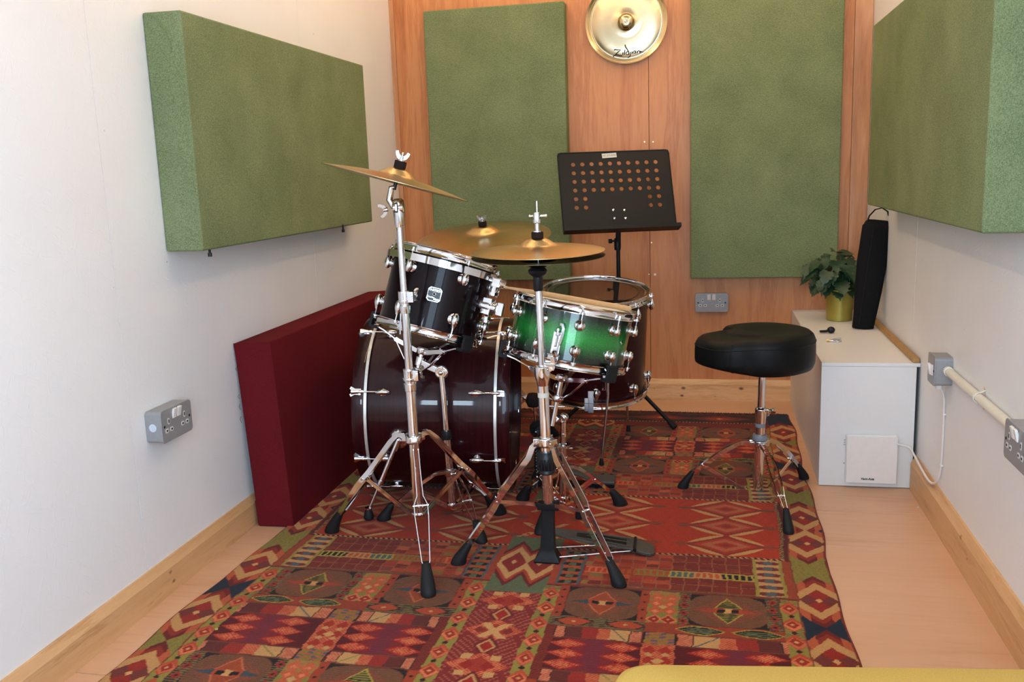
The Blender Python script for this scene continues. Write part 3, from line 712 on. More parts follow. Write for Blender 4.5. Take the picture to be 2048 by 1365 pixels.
# ================================================================== rug
def rug():
    hw, hl = .815, 1.335; st = .0029
    nu = int(2*hw/st); nv = int(2*hl/st)
    u = np.linspace(-hw, hw, nu); v = np.linspace(-hl, hl, nv)
    V, U = np.meshgrid(v, u, indexing='ij')
    # hand-woven wobble
    def wob(a, b, s):
        return s*(np.sin(a*37+b*11)+np.sin(a*83-b*29+1.3)+.6*np.sin(a*151+b*67+.4))
    a = np.abs(U)+wob(V, U, .0010); b = np.abs(V)+wob(U, V, .0010); sg = np.sign(U)
    su = np.where(U > 0, 1, 0)
    C = np.zeros(U.shape+(3,))
    def c(r, g, bb): return np.array([(r/255)**2.2, (g/255)**2.2, (bb/255)**2.2])
    RED = c(166, 52, 20); MAR = c(88, 30, 24); BEI = c(190, 142, 94); BRO = c(112, 72, 52); OLI = c(132, 120, 58); GRY = c(96, 104, 78)
    NAV = c(30, 40, 56); ORA = c(166, 76, 40); PNK = c(202, 112, 78); BLK = c(34, 26, 20); SLA = c(78, 90, 100); DOR = c(130, 44, 30); YEL = c(176, 152, 70); STR = c(128, 108, 72)
    def put(mask, col, al=1.):
        C[mask] = C[mask]*(1-al)+col*al
    def rect(u0, u1, v0, v1): return (a >= u0) & (a < u1) & (b >= v0) & (b < v1)
    def dia(cu, cv, ru, rv): return (np.abs(a-cu)/ru+np.abs(b-cv)/rv) < 1
    def lens(cu, cv, ru, rv): return (np.abs(a-cu) < ru) & (np.abs(b-cv) < rv*(1-((a-cu)/ru)**2))
    stripe = (np.sin(b*2*math.pi/.0085) > .1)
    hatch = (np.sin((a+b)*2*math.pi/.009) > 0)
    cell = lambda s, o=0: (np.floor(a/s+o).astype(int)*7919+np.floor(b/s).astype(int)*104729+su*31) % 97/97.
    C[:] = MAR
    # --- red field
    f = (a < .70) & (b < .228); put(f, RED)
    put(f & (cell(.0031) > .55), RED*.86)
    for cu in (.206, .54):
        for k in (-1, 0, 1):
            mid = np.abs(V-k*.146)
            du = np.abs(a-cu)
            d = du/.115+mid/.073
            put(f & (d < 1) & (d > .80) & (du < .115), DOR)
            put(f & (d < .62) & (d > .34), PNK*.62)
            put(f & (d < .18), DOR)
            arc = .073-.060*np.clip(du/.105, 0, 1)**1.25
            th = .0105*np.sin(np.clip((du-.008)/.10, 0, 1)*math.pi)**.6
            put(f & (np.abs(mid-arc) < th) & (du < .108), BEI*.92)
            t = (np.abs(du-.125)/.028+mid/.016) < 1
            put(f & t & (np.sin(V*2*math.pi/.007) > -.3), BRO*.8)
    # stepped motif in the middle of the field
    q = np.abs(np.abs(a*1.1)-np.abs(b-.105)*1.0-.01)
    put(f & (a < .078) & (q < .012) & (np.abs(b-.105) < .06) & (cell(.011) > .18), BEI*.9)
    put(f & dia(0, .105, .022, .03), DOR)
    put(f & (a > .69), BLK); put(f & (a > .69) & (np.sin(V*2*math.pi/.011+a*300) > .2), BEI*.8)
    # dashed rope line around the field
    e = (b > .222) & (b < .232) & (a < .70); put(e, BLK); put(e & (np.sin(U*2*math.pi/.0165+V*250) > .1), BEI*.85)
    # --- brick band
    f = (a < .715) & (b >= .232) & (b < .462); put(f, DOR)
    br = f & (a > .165) & (a < .613)
    bid = (np.floor(a/.036).astype(int)*37+np.floor((b-.232)/.024).astype(int)*101+su*13) % 17
    pal = [c(150, 58, 34), c(132, 48, 30), c(160, 66, 40), c(112, 40, 30), c(172, 80, 50), c(120, 60, 50), c(146, 50, 32)]
    for i, pc in enumerate(pal): put(br & (bid % 7 == i), pc)
    put(br & (a > .40), c(104, 36, 26), .8)
    put(br & (a < .25) & (bid % 5 == 0), OLI, .6)
    g = ((np.mod(a, .036) < .0028) | (np.mod(b-.232, .046) < .0022)); put(br & g, c(140, 84, 60))
    put(f & (a > .165) & (b > .452), BRO)
    ds = (b > .337) & (b < .377) & (a > .165) & (a < .613)
    put(ds, YEL*.7); on = (np.mod(a, .0165) < .0105) & (np.abs(b-.357) < .014)
    for u0, u1, cc, gc in ((.165, .235, RED*1.15, PNK), (.235, .30, ORA, ORA*.8), (.30, .39, ORA*.9, OLI), (.39, .455, SLA, YEL), (.455, .53, ORA*1.1, BEI), (.53, .613, BLK, YEL)):
        z = ds & (a >= u0) & (a < u1); put(z, gc*.85); put(z & on, cc)
    # ladders with eye shapes
    def ladder(u0, u1, edge, inner, eye, ctr):
        z = (a > u0) & (a < u1) & (b >= .234) & (b < .458)
        put(z, edge); w_ = (u1-u0); m0 = (u0+u1)/2
        zi = z & (np.abs(a-m0) < w_*.39); put(zi, inner)
        ph = np.mod(b-.236, .0375)-.01875; du = np.abs(a-m0)/(w_*.37)
        put(zi & (np.abs(ph) < .0115*(1-.35*du**2)), eye); put(zi & (np.abs(ph) < .010) & (du < .42), ctr)
        put(zi & (np.abs(ph) < .006) & (np.abs(du-.72) < .16), eye*.7)
    ladder(.613, .69, OLI*1.15, BEI*.9, c(112, 50, 46), SLA)
    put(rect(.69, .712, .232, .462), c(140, 62, 36))
    ladder(.098, .160, SLA*.9, ORA*.95, BLK*1.6, GRY*.8)
    put(rect(.076, .098, .232, .462), c(150, 62, 38))
    # --- brown panel rows, flower columns, blocks and diamonds
    f = (a < .715) & (b >= .462) & (b < 1.165); put(f, c(116, 42, 30))
    put(f & (cell(.004) > .7), c(98, 34, 26))
    for r0, r1, odd in ((.470, .632, 0), (.935, 1.085, 1)):
        rc = (r0+r1)/2; rh = (r1-r0)/2
        for u0, u1, kind in ((.145, .328, 0), (.452, .635, 1)):
            z = rect(u0, u1, r0, r1); cu = (u0+u1)/2; hw_ = (u1-u0)/2
            put(z, BLK*1.2)
            rr = (np.abs(a-cu)/hw_)**3.2+(np.abs(b-rc)/rh)**3.2 < 1.12
            put(z & rr, BRO); put(z & rr & stripe, BRO*.80)
            put(z & rr & (np.abs(a-cu)/hw_+np.abs(b-rc)/rh < .95) & (cell(.004) > .4), c(128, 66, 48))
            k = kind ^ odd
            inn = OLI*.85 if k else c(146, 66, 38)
            d = np.abs(a-cu)/.044+np.abs(b-rc)/.068
            put(z & (d < 1), YEL*.85 if k else PNK*.8); put(z & (d < .90), inn)
            if k: put(z & (d < .90) & stripe, BLK*1.5)
            bar = z & (np.abs(b-rc) < .013) & (np.abs(a-cu) < .085*(1-np.abs(b-rc)/.02)); put(bar, c(150, 62, 40) if k else SLA*.6)
            put(z & (np.abs(b-rc) < .013) & (np.abs(a-cu) < .034), c(160, 66, 42))
            put(z & (np.abs(b-rc) < .0085) & (np.abs(a-cu) < .026), BLK); put(z & (np.abs(b-rc) < .012) & (np.abs(a-cu) < .007+.25*np.abs(b-rc)), BEI)
        # dotted orange columns
        for u0, u1, sp in ((.120, .143, 0), (.328, .350, 0), (.425, .452, 1), (.635, .668, 1)):
            z = rect(u0, u1, r0-.005, r1+.003); put(z, c(150, 60, 36)); cu = (u0+u1)/2
            if sp: put(z, STR*.85); put(z & stripe, BLK*2.0)
            ph = np.mod(b-r0, .0415)-.0208
            put(z & (np.abs(a-cu)/(.013)+np.abs(ph)/.018 < 1) & (sp == 1), c(140, 46, 34))
            put(z & (np.abs(a-cu)+np.abs(ph) < .0055), BLK*1.3)
        # small lozenge columns between the panels
        z = rect(.350, .425, r0-.005, r1+.012); put(z, OLI*.9)
        for s_, cc in ((-.017, 0), (.017, 0)):
            for cv in (rc-.05, rc-.02, rc+.02):
                put(z & dia(.387+s_, cv, .020, .026), c(178, 84, 54)); put(z & dia(.387+s_, cv+.004, .009, .010), PNK*1.05)
            put(z & dia(.387+s_*1.0, rc+.066, .022, .026), PNK); put(z & dia(.387+s_, rc+.066, .016, .019), c(140, 40, 26)); put(z & dia(.387+s_, rc+.066, .004, .005), BEI)
        put(z & hatch & (b < rc-.03), PNK*.8, .55); put(z & dia(.387, rc, .012, .012), BEI)
    # lens rows
    for r0, r1 in ((.634, .680), (.872, .872)):
        if r1 == r0: continue
        z = rect(.12, .715, r0, r1); put(z, c(140, 58, 36))
        z2 = rect(.12, .35, r0, r1); put(z2, STR*.8); put(z2 & stripe, BLK*2)
        m0 = (r0+r1)/2
        for cu in (.180, .304): put(z2 & lens(cu, m0, .052, .021), c(70, 40, 26)); put(z2 & lens(cu, m0, .040, .019), c(160, 66, 40)); put(z2 & dia(cu, m0, .007, .006), BEI)
        for cu in (.478, .610): put(lens(cu, m0, .060, .021), YEL*.8); put(lens(cu, m0, .054, .017), BLK*2); put(lens(cu, m0, .044, .015) & (np.sin(b*2*math.pi/.008) > 0), GRY*1.1)
    # block rows
    for r0, r1, fl in ((.682, .738, 0), (.882, .932, 1)):
        for s0, s1, dr in ((.143, .347, 1), (.427, .690, -1)):
            z = rect(s0, s1, r0, r1); t = (a-s0)/(s1-s0); t = t if dr > 0 else 1-t
            edges = [(0, .13, 1), (.13, .32, 2), (.32, .50, 3), (.50, .64, 4), (.64, .86, 5), (.86, 1.01, 1)]
            for e0, e1, k in edges:
                zz = z & (t >= e0) & (t < e1); cc = {1: c(168, 84, 62), 2: c(92, 40, 34), 3: c(142, 42, 34), 4: c(166, 70, 46), 5: BEI*.95}[k]
                put(zz, cc)
                if k == 1: put(zz & hatch, c(196, 120, 92)); put(zz & ((t-e0 < .012) | (e1-t < .012)), BLK*2)
                if k == 4: put(zz & hatch, c(190, 100, 70))
                if k == 5: put(zz & (np.abs((b-r0)/(r1-r0)-(t-e0)/(e1-e0)) < .05), SLA if sg is not None and fl == 0 else OLI)
            put(z & ((b-r0 < .003) | (r1-b < .003)), c(96, 66, 52))
        z = rect(.350, .425, r0, r1); put(z, OLI*.8); k = (np.floor((a-.35)/.019).astype(int)+np.floor((b-r0)/.028).astype(int)+su*0)
        put(z & (np.mod(k, 2) == 0) & (np.mod(a-.35, .019) < .013), SLA*.95); put(z & (np.sin(b*2*math.pi/.014+a*120) > .45), c(176, 80, 52))
        put(z & ((a < .354) | (a > .421)), BLK*1.4)
    # hatched diamonds on dark red
    z = rect(.143, .700, .741, .879); put(z, c(84, 22, 22)); 
    for s0, s1 in ((.143, .347), (.427, .690)):
        cu = (s0+s1)/2; zz = rect(s0, s1, .741, .879)
        put(zz & (np.abs(a-cu) < .055-.25*np.abs(np.mod(b, .046)-.023)), c(118, 36, 40)); put(zz & (np.abs(a-cu) < .020) & (cell(.005) > .3), c(104, 40, 56))
        for k in range(3):
            cv = .764+.046*k
            for cd in (cu-.062+.0*k, cu+.062):
                put(zz & dia(cd, cv, .046, .024), c(156, 40, 28)); put(zz & dia(cd, cv, .038, .019) & hatch, PNK*.9)
                put(zz & dia(cd, cv, .028, .014), c(164, 60, 40)); put(zz & dia(cd, cv, .024, .012) & hatch, PNK*1.08)
    z = rect(.350, .425, .738, .882); put(z, c(160, 60, 40)); put(z & hatch, PNK*.9)
    for s_ in (-.018, .018):
        for cv in (.765, .81, .855): put(z & dia(.387+s_, cv, .016, .022), c(150, 44, 28)); put(z & dia(.387+s_, cv+.018, .010, .010), BEI*.9)
    put(z & dia(.387, .81, .016, .013), BEI)
    # flower columns
    for u0, u1, cu in ((.078, .120, .100), (.670, .715, .692)):
        z = rect(u0, u1, .470, 1.10); put(z, OLI*1.05)
        zs = z & (((b > .60) & (b < .68)) | (b < .49)); put(zs & stripe, STR*.7)
        cols = [c(184, 90, 60), c(164, 52, 32)]
        for k in range(8):
            cv = .515+.0825*k; w_ = (u1-u0)/2
            put(z & dia(cu, cv, w_*1.25, .038), c(170, 72, 44)); put(z & dia(cu, cv+.004, w_*1.1, .026), PNK*1.02 if k % 2 else c(190, 100, 72))
            put(z & dia(cu, cv, w_*.72, .020), c(146, 44, 28)); put(z & dia(cu, cv, .006, .006), BEI*1.1)
            put(z & dia(cu, cv+.041, .008, .010), BLK*1.6)
    # central medallions and X figures
    for cm, hh in ((.342, .182), (1.128, .11)):
        z = (a < .078) & (np.abs(b-cm) < hh)
        put(z, GRY*.85); t = np.abs(b-cm)
        zz = .0+np.abs(np.mod(a+.0385, .077)-.0385)   # distance to the nearer of the two lozenge axes
        zz = np.abs(a-.036)
        s = t*(.17/hh if hh < .15 else 1)+zz*1.9
        put(z & (s < .150), c(100, 32, 24)); put(z & (s < .128), c(160, 58, 36)); put(z & (s < .108), BEI); put(z & (s < .068), c(132, 38, 26)); put(z & (s < .016), BEI)
    z = (a < .078) & (b > .524) & (b < 1.02); put(z, c(120, 38, 34)); put(z & (cell(.0065) > .72), c(150, 78, 64))
    for cv, kind in ((.575, 0), (.650, 1), (.731, 2), (.806, 1), (.890, 0), (.965, 1)):
        if kind == 1:
            d = a/.024+np.abs(b-cv)/.038; put(z & (d < 1.35), c(104, 30, 26)); put(z & (d < 1), BEI*.85); put(z & (d < .72), c(146, 34, 24))
        else:
            t = np.abs(b-cv); d = np.abs(a*1.35-t)
            put(z & (a/.075+t/.058 < 1) , c(150, 50, 36))
            put(z & (a/.070+t/.056 < 1) & (a/.070+t/.056 > .62) & hatch, PNK)
            if kind == 2: put(z & (d < .015) & (t < .036), BEI); put(z & dia(.034, cv, .014, .018), c(122, 40, 30))
            else: put(z & dia(.022, cv, .016, .02), c(140, 34, 24)); put(z & (np.abs(a-.034) < .012) & (np.abs(t-.036) < .011), BEI*.95)
    # --- end borders
    f = (a < .72) & (b >= 1.158) & (b < 1.168); put(f, BLK); put(f & (np.sin(a*2*math.pi/.014) > 0), BEI*.7)
    f = (a < .72) & (b >= 1.168); put(f, c(60, 42, 30)); put(f & stripe, c(44, 30, 24))
    for cu in (.02, .27, .52):
        put(f & dia(cu, 1.228, .135, .052), c(120, 44, 30)); put(f & dia(cu, 1.228, .118, .040) & stripe, c(70, 52, 36)); put(f & dia(cu, 1.228, .07, .026), c(150, 56, 36)); put(f & dia(cu, 1.228, .016, .010), BEI)
    put((a < .72) & (b > 1.285), c(92, 36, 28)); put((b > 1.30) & (np.mod(U, .030) < .014), BLK*1.6)
    # --- side borders
    f = (a >= .712); put(f, BEI*.93)
    cs = [.10, .46, .755, 1.045]; hsp = [.18, .155, .148, .148]
    bounds = [0, .28, .607, .90, 1.20]; fills = [NAV, OLI, NAV, OLI, NAV]
    dv = np.full(U.shape, 9.); 
    for cv in cs: dv = np.minimum(dv, np.abs(b-cv))
    du = np.abs(a-.764); s = dv+1.25*du
    fill = np.zeros(U.shape+(3,)); idx = np.argmin(np.stack([np.abs(b-x) for x in bounds]), 0)
    for i, fc_ in enumerate(fills): fill[idx == i] = fc_
    z = f & (s > .145); C[z] = fill[z]
    zz = z & (idx % 2 == 1) & (np.sin(a*900)*np.sin(b*620) > .3); C[zz] *= .72
    put(f & (s <= .145) & (s > .102), c(134, 44, 28)); put(f & (s <= .145) & (s > .124), c(100, 30, 22)); put(f & (s <= .145) & (s > .102) & (du > .026), c(172, 84, 54))
    put(f & (s < .062) & (s > .012), c(108, 48, 42)); put(f & (s < .062) & (s > .012) & (dv > du*1.1), c(140, 40, 28)); put(f & (s < .012), BEI*1.15)
    put(f & (b > 1.235), NAV); put(f & (a > hw-.006), c(120, 44, 32))
    put(f & (a < .716), c(120, 60, 40))
    # yarn-to-yarn variation
    C *= np.array([.86, .84, .70])
    C *= (1+.16*(rng.random(U.shape)[..., None]-.5))*(1+.10*np.sin(V*2*math.pi/.0058)[..., None]*.5)
    C = np.clip(C, 0, 1)
    # shape: slightly wavy long edges, lumpy thickness
    edge = .006*np.sin(V*7.1+.7)+.004*np.sin(V*17+2)
    X = U+edge*(np.abs(U)/hw)**3*np.sign(U)*.9
    Z = .0062+.0007*np.sin(U*9)*np.sin(V*6)+.00022*np.sin(V*2*math.pi/.0087)
    rim = (np.abs(U) > hw-.004) | (np.abs(V) > hl-.004); Z = np.where(rim, .0025, Z)
    co = np.stack([X, V, Z], -1).reshape(-1, 3)
    n0 = nu*nv
    me = bpy.data.meshes.new('rug')
    i = np.arange(nv-1)[:, None]*nu+np.arange(nu-1)[None, :]
    fcs = np.stack([i, i+1, i+1+nu, i+nu], -1).reshape(-1, 4)
    # skirt down to the floor
    me.vertices.add(n0); me.vertices.foreach_set('co', co.ravel())
    me.loops.add(fcs.size); me.loops.foreach_set('vertex_index', fcs.ravel())
    me.polygons.add(len(fcs)); me.polygons.foreach_set('loop_start', np.arange(0, fcs.size, 4)); me.polygons.foreach_set('loop_total', np.full(len(fcs), 4))
    me.update(); me.validate()
    at = me.color_attributes.new('yarn', 'FLOAT_COLOR', 'POINT')
    at.data.foreach_set('color', np.concatenate([C.reshape(-1, 3), np.ones((n0, 1))], 1).ravel())
    me.shade_smooth()
    m_, nt, b_ = nodes('woven_rug'); setp(b_, Roughness=.95, Specular_IOR_Level=.08, Sheen_Weight=.08)
    an = N(nt, 'ShaderNodeAttribute'); an.attribute_name = 'yarn'
    n = noise(nt, coords(nt, (1, .5, 1)), 700, 2, .7)
    cc = mix(nt, 1.0, an.outputs['Color'], ramp(nt, n, [(.3, (.72, .72, .72)), (.7, (1.25, 1.25, 1.25))]), 'MULTIPLY')
    nt.links.new(cc, b_.inputs['Base Color']); bump(nt, b_, n, .6, .0015); M['woven_rug'] = m_
    me.materials.append(m_)
    t = thing('rug', 'large patterned red kilim rug with diamond borders under the drum kit', 'rug', Matrix.Translation((-.490, 2.712, 0)) @ Matrix.Rotation(-.012, 4, 'Z'))
    inst('woven_field', me, t, Matrix.Identity(4))
    # back and edge thickness
    part('backing', MB().box((0, 0, .0012), (2*hw-.012, 2*hl-.006, .0022)), 'red_fabric', t, local=True)
    fr_ = MB()
    for x in np.arange(-hw+.01, hw-.01, .011):
        for y, d in ((hl-.003, 1),):
            fr_.tube([(x, y, .004), (x+random.uniform(-.003, .003), y+d*.010, .0030), (x+random.uniform(-.005, .005), y+d*random.uniform(.014, .024), .0016)], .0013, 4)
    fo = part('fringe', fr_, 'rug_fringe', t, local=True); fo['kind'] = 'stuff'
plain('rug_fringe', (.16, .075, .035), .95, var=.4)
rug()
RZ = .0065     # walking surface of the rug

# ================================================================== drum hardware
CHN = 28
def lug_mesh():
    """teardrop lug: round foot on the shell, bullet body; local z out of shell, +y towards the hoop"""
    mb = MB().lathe([(.0135, 0), (.0135, .0015), (.011, .004), (.006, .0065)], 20)
    prof = [(.0002, -.016), (.004, -.0150), (.0075, -.010), (.0092, -.002), (.0088, .006), (.0068, .012), (.0048, .0165), (.0038, .021)]
    mb.lathe(prof, 18, (0, 0, .0125), (0, 1, 0))
    mb.xf(Matrix.Scale(1.25, 4))
    return mesh_of('lug', mb, 'chrome')
def big_lug_mesh():
    mb = MB().lathe([(.0165, 0), (.0165, .002), (.0145, .0045), (.008, .007)], 22)
    prof = [(.0002, -.0150), (.005, -.0140), (.0092, -.010), (.0108, -.002), (.0100, .005), (.0078, .010), (.0055, .013), (.0042, .018)]
    mb.lathe(prof, 20, (0, 0, .0150), (0, 1, 0))
    return mesh_of('lug', mb, 'chrome')
LUG = lug_mesh(); BLUG = big_lug_mesh()
def hoop_profile(R_, h, flange=.008):
    """triple-flanged steel hoop: z=0 at the upper rim, wall h high, R outer radius"""
    ro = R_; ri = R_-.0022
    return [(ri-.0035, 0), (ri-.003, .0012), (ro-.0010, .0016), (ro, .0002), (ro-.0006, -.0012), (ro-.0030, -.0030), (ro-.0042, -.0050), (ro-.0042, -h+.006), (ro-.002, -h+.003), (ro+flange*.55, -h+.0025), (ro+flange*.6, -h+.0005), (ro-.003, -h), (ri-.0045, -h+.0015), (ri-.0050, -.004)]
def ringmesh(prof, n=96):
    return MB().lathe(prof+[prof[0]], n, caps=False)
def rod_mesh(L):
    mb = MB().cyl((0, 0, 0), (0, 0, -L), .0021, n=8).cyl((0, 0, .0), (0, 0, .0045), .0052, n=12).cyl((0, 0, .0045), (0, 0, .0105), .0030, n=4)
    mb.lathe([(.0052, -.001), (.0052, 0)], 12)
    return mesh_of('tension_rod', mb, 'chrome')
def drum(name, label, cat, M4, R_, Rs, depth, nl, ph, mat, lugme, hh=.026, top='clear_head', bot='snare_head', lugoff=.045, hoops=True, skip=()):
    t = thing(name, label, cat, M4)
    part('shell', MB().lathe([(Rs, -.012), (Rs, -depth+.012), (Rs-.007, -depth+.012), (Rs-.007, -.012), (Rs, -.012)], 96, caps=False), mat, t, local=True, origin=(0, 0, -depth/2))
    part('batter_head', MB().lathe([(Rs-.0105, -.0078), (Rs-.0005, -.0082), (Rs+.0030, -.014), (Rs+.0012, -.014), (Rs-.001, -.0090), (Rs-.011, -.0086)], 72, caps=True), top, t, local=True)
    part('resonant_head', MB().lathe([(Rs+.0025, -depth+.014), (Rs-.0005, -depth+.0085), (Rs-.011, -depth+.0080)], 72, caps=True), bot, t, local=True)
    part('hoop', ringmesh(hoop_profile(R_, hh)), 'chrome', t, local=True, label=None) if False else part('hoop', ringmesh(hoop_profile(R_, hh)), 'chrome', t, local=True)
    hb = MB().lathe([(r, -depth-z) for r, z in hoop_profile(R_, hh)]+[(hoop_profile(R_, hh)[0][0], -depth)], 96, caps=False)
    part('hoop', hb, 'chrome', t, local=True)
    rl = lugoff+.004; rm = rod_mesh(rl-.012); re = R_+.0035
    for i in range(nl):
        a = ph+2*math.pi*i/nl; ca, sa = math.cos(a), math.sin(a)
        for up in (1, -1):
            if (i, up) in skip: continue
            z0 = -lugoff if up > 0 else -depth+lugoff
            m_ = Matrix.Identity(4); out = Vector((ca, sa, 0)); yy = Vector((0, 0, up)); xx = yy.cross(out)
            for k in range(3): m_[k][0] = xx[k]; m_[k][1] = yy[k]; m_[k][2] = out[k]; m_[k][3] = (Vector((ca*(Rs-.0003), sa*(Rs-.0003), z0)))[k]
            inst('lug', lugme, t, m_)
            zt = -hh+.003 if up > 0 else -depth+hh-.003
            p0 = Vector((ca*(Rs+.0150), sa*(Rs+.0150), zt))
            m_ = Matrix.Identity(4); zz = Vector((0, 0, up)); xx = Vector((ca, sa, 0)); yy = zz.cross(xx)
            for k in range(3): m_[k][0] = xx[k]; m_[k][1] = yy[k]; m_[k][2] = zz[k]; m_[k][3] = p0[k]
            inst('tension_rod', rm, t, m_)
            ear = MB().lathe([(.0075, -.0016), (.0075, .0016)], 12, p0+Vector((0, 0, 0))).box(p0*.985+Vector((0, 0, zt*.015)), (.012, .012, .003), Matrix.Rotation(a, 3, 'Z'))
            part('hoop_ear', ear, 'chrome', t, local=True)
    return t

def boot(parent, foot, inward, h=.068, r0=.021, r1=.0115, name='rubber_foot', mat='rubber', z0=RZ, k=.55):
    """rubber foot: wide flat sole, tapering up and leaning inward along the leg"""
    foot = Vector((foot[0], foot[1], z0)); vs = []; fs = []; n = 20
    hd = Vector((inward[0], inward[1], 0)); hd = hd.normalized() if hd.length > 1e-4 else Vector((1, 0, 0)); sd = Vector((-hd.y, hd.x, 0))
    prof = [(0, .95, 1.12, 0), (.06, 1.0, 1.18, 0), (.25, .97, 1.08, .1), (.5, .84, .90, .38), (.8, .66, .70, .76), (.95, .58, .60, .95), (1., .48, .48, 1.)]
    for f, ks, kl, sh in prof:
        c_ = foot+Vector((0, 0, h*f))+hd*(h*k*sh)
        for i in range(n):
            a = 2*math.pi*i/n; vs.append(c_+sd*(math.cos(a)*r0*ks)+hd*(math.sin(a)*r0*kl))
    for q in range(len(prof)-1):
        for i in range(n): fs.append((q*n+i, q*n+(i+1) % n, (q+1)*n+(i+1) % n, (q+1)*n+i))
    fs.append(tuple(range(n))[::-1]); fs.append(tuple((len(prof)-1)*n+i for i in range(n)))
    return part(name, MB().add(vs, fs), mat, parent)

def tripod(t, C, zh, feet, path, wfun, zlow, brace_at, h=.013, th=.0017, gap=.016, foot_h=.068, fr=.021, r_hub=.022, brace_gap=.010, frubber='rubber', single_brace=False):
    """legs: each a pair of bent steel straps from a hub to a rubber foot, with a brace to the lower collar"""
    C = Vector((C[0], C[1], 0))
    for fi, (fx, fy) in enumerate(feet):
        F = Vector((fx, fy, 0)); rad = (F-C); Rr = rad.length; rd = rad/Rr; lat = Vector((-rd.y, rd.x, 0))
        start = C+rd*r_hub+Vector((0, 0, zh)); end = F-rd*(foot_h*.42)+Vector((0, 0, RZ+foot_h*.78))
        P = []
        for s, d, wv in path:
            P.append((start.lerp(end, s).xy.to_3d()+Vector((0, 0, zh+(end.z-zh)*d)), wv))
        mb = MB()
        for sg_ in (-1, 1):
            mb.strap([p+lat*sg_*wv*gap for p, wv in P], lat, th, h)
        # bolts at the hub and knee
        for k in (0, brace_at):
            p, wv = P[k]; mb.cyl(p-lat*(wv*gap+.003), p+lat*(wv*gap+.003), .0038, n=10)
        lg = part('leg', mb, 'chrome', t)
        br = P[brace_at][0]; lo = C+rd*(r_hub*.95)+Vector((0, 0, zlow))
        mb = MB()
        if single_brace: mb.strap([lo, br], lat, .0022, .011)
        else:
            for sg_ in (-1, 1): mb.strap([lo+lat*sg_*brace_gap, br+lat*sg_*brace_gap], lat, .0015, .009)
        part('brace', mb, 'chrome', t)
        boot(t, (fx, fy), -rd, foot_h, fr, mat=frubber)

def clamp(mb, p, ax, r=.016, h=.03):
    ax = Vector(ax).normalized(); p = Vector(p)
    mb.lathe([(r*.98, -h/2), (r, -h/2+.003), (r, h/2-.003), (r*.95, h/2)], 24, p, ax)
    mb.lathe([(r*1.12, -h/2+.004), (r*1.12, -h/2+.009)], 24, p, ax)
    return mb
def wing(p, ax, s=1., up=(0, 0, 1)):
    """wing nut: hub plus two flared wings"""
    ax = Vector(ax).normalized(); p = Vector(p); m_ = frame(p, ax, up)
    mb = MB().lathe([(.0065*s, 0), (.0070*s, .003*s), (.0055*s, .012*s)], 14)
    for sg_ in (-1, 1):
        mb.strap([(sg_*.002*s, 0, .006*s), (sg_*.009*s, 0, .009*s), (sg_*.014*s, 0, .016*s), (sg_*.016*s, 0, .023*s)], (0, 1, 0), .007*s, [.011*s, .010*s, .008*s, .007*s])
    return mb.xf(m_)

def tubepart(t, name, a, b, r, mat='chrome', n=CHN): return part(name, MB().cyl(a, b, r, n=n), mat, t)

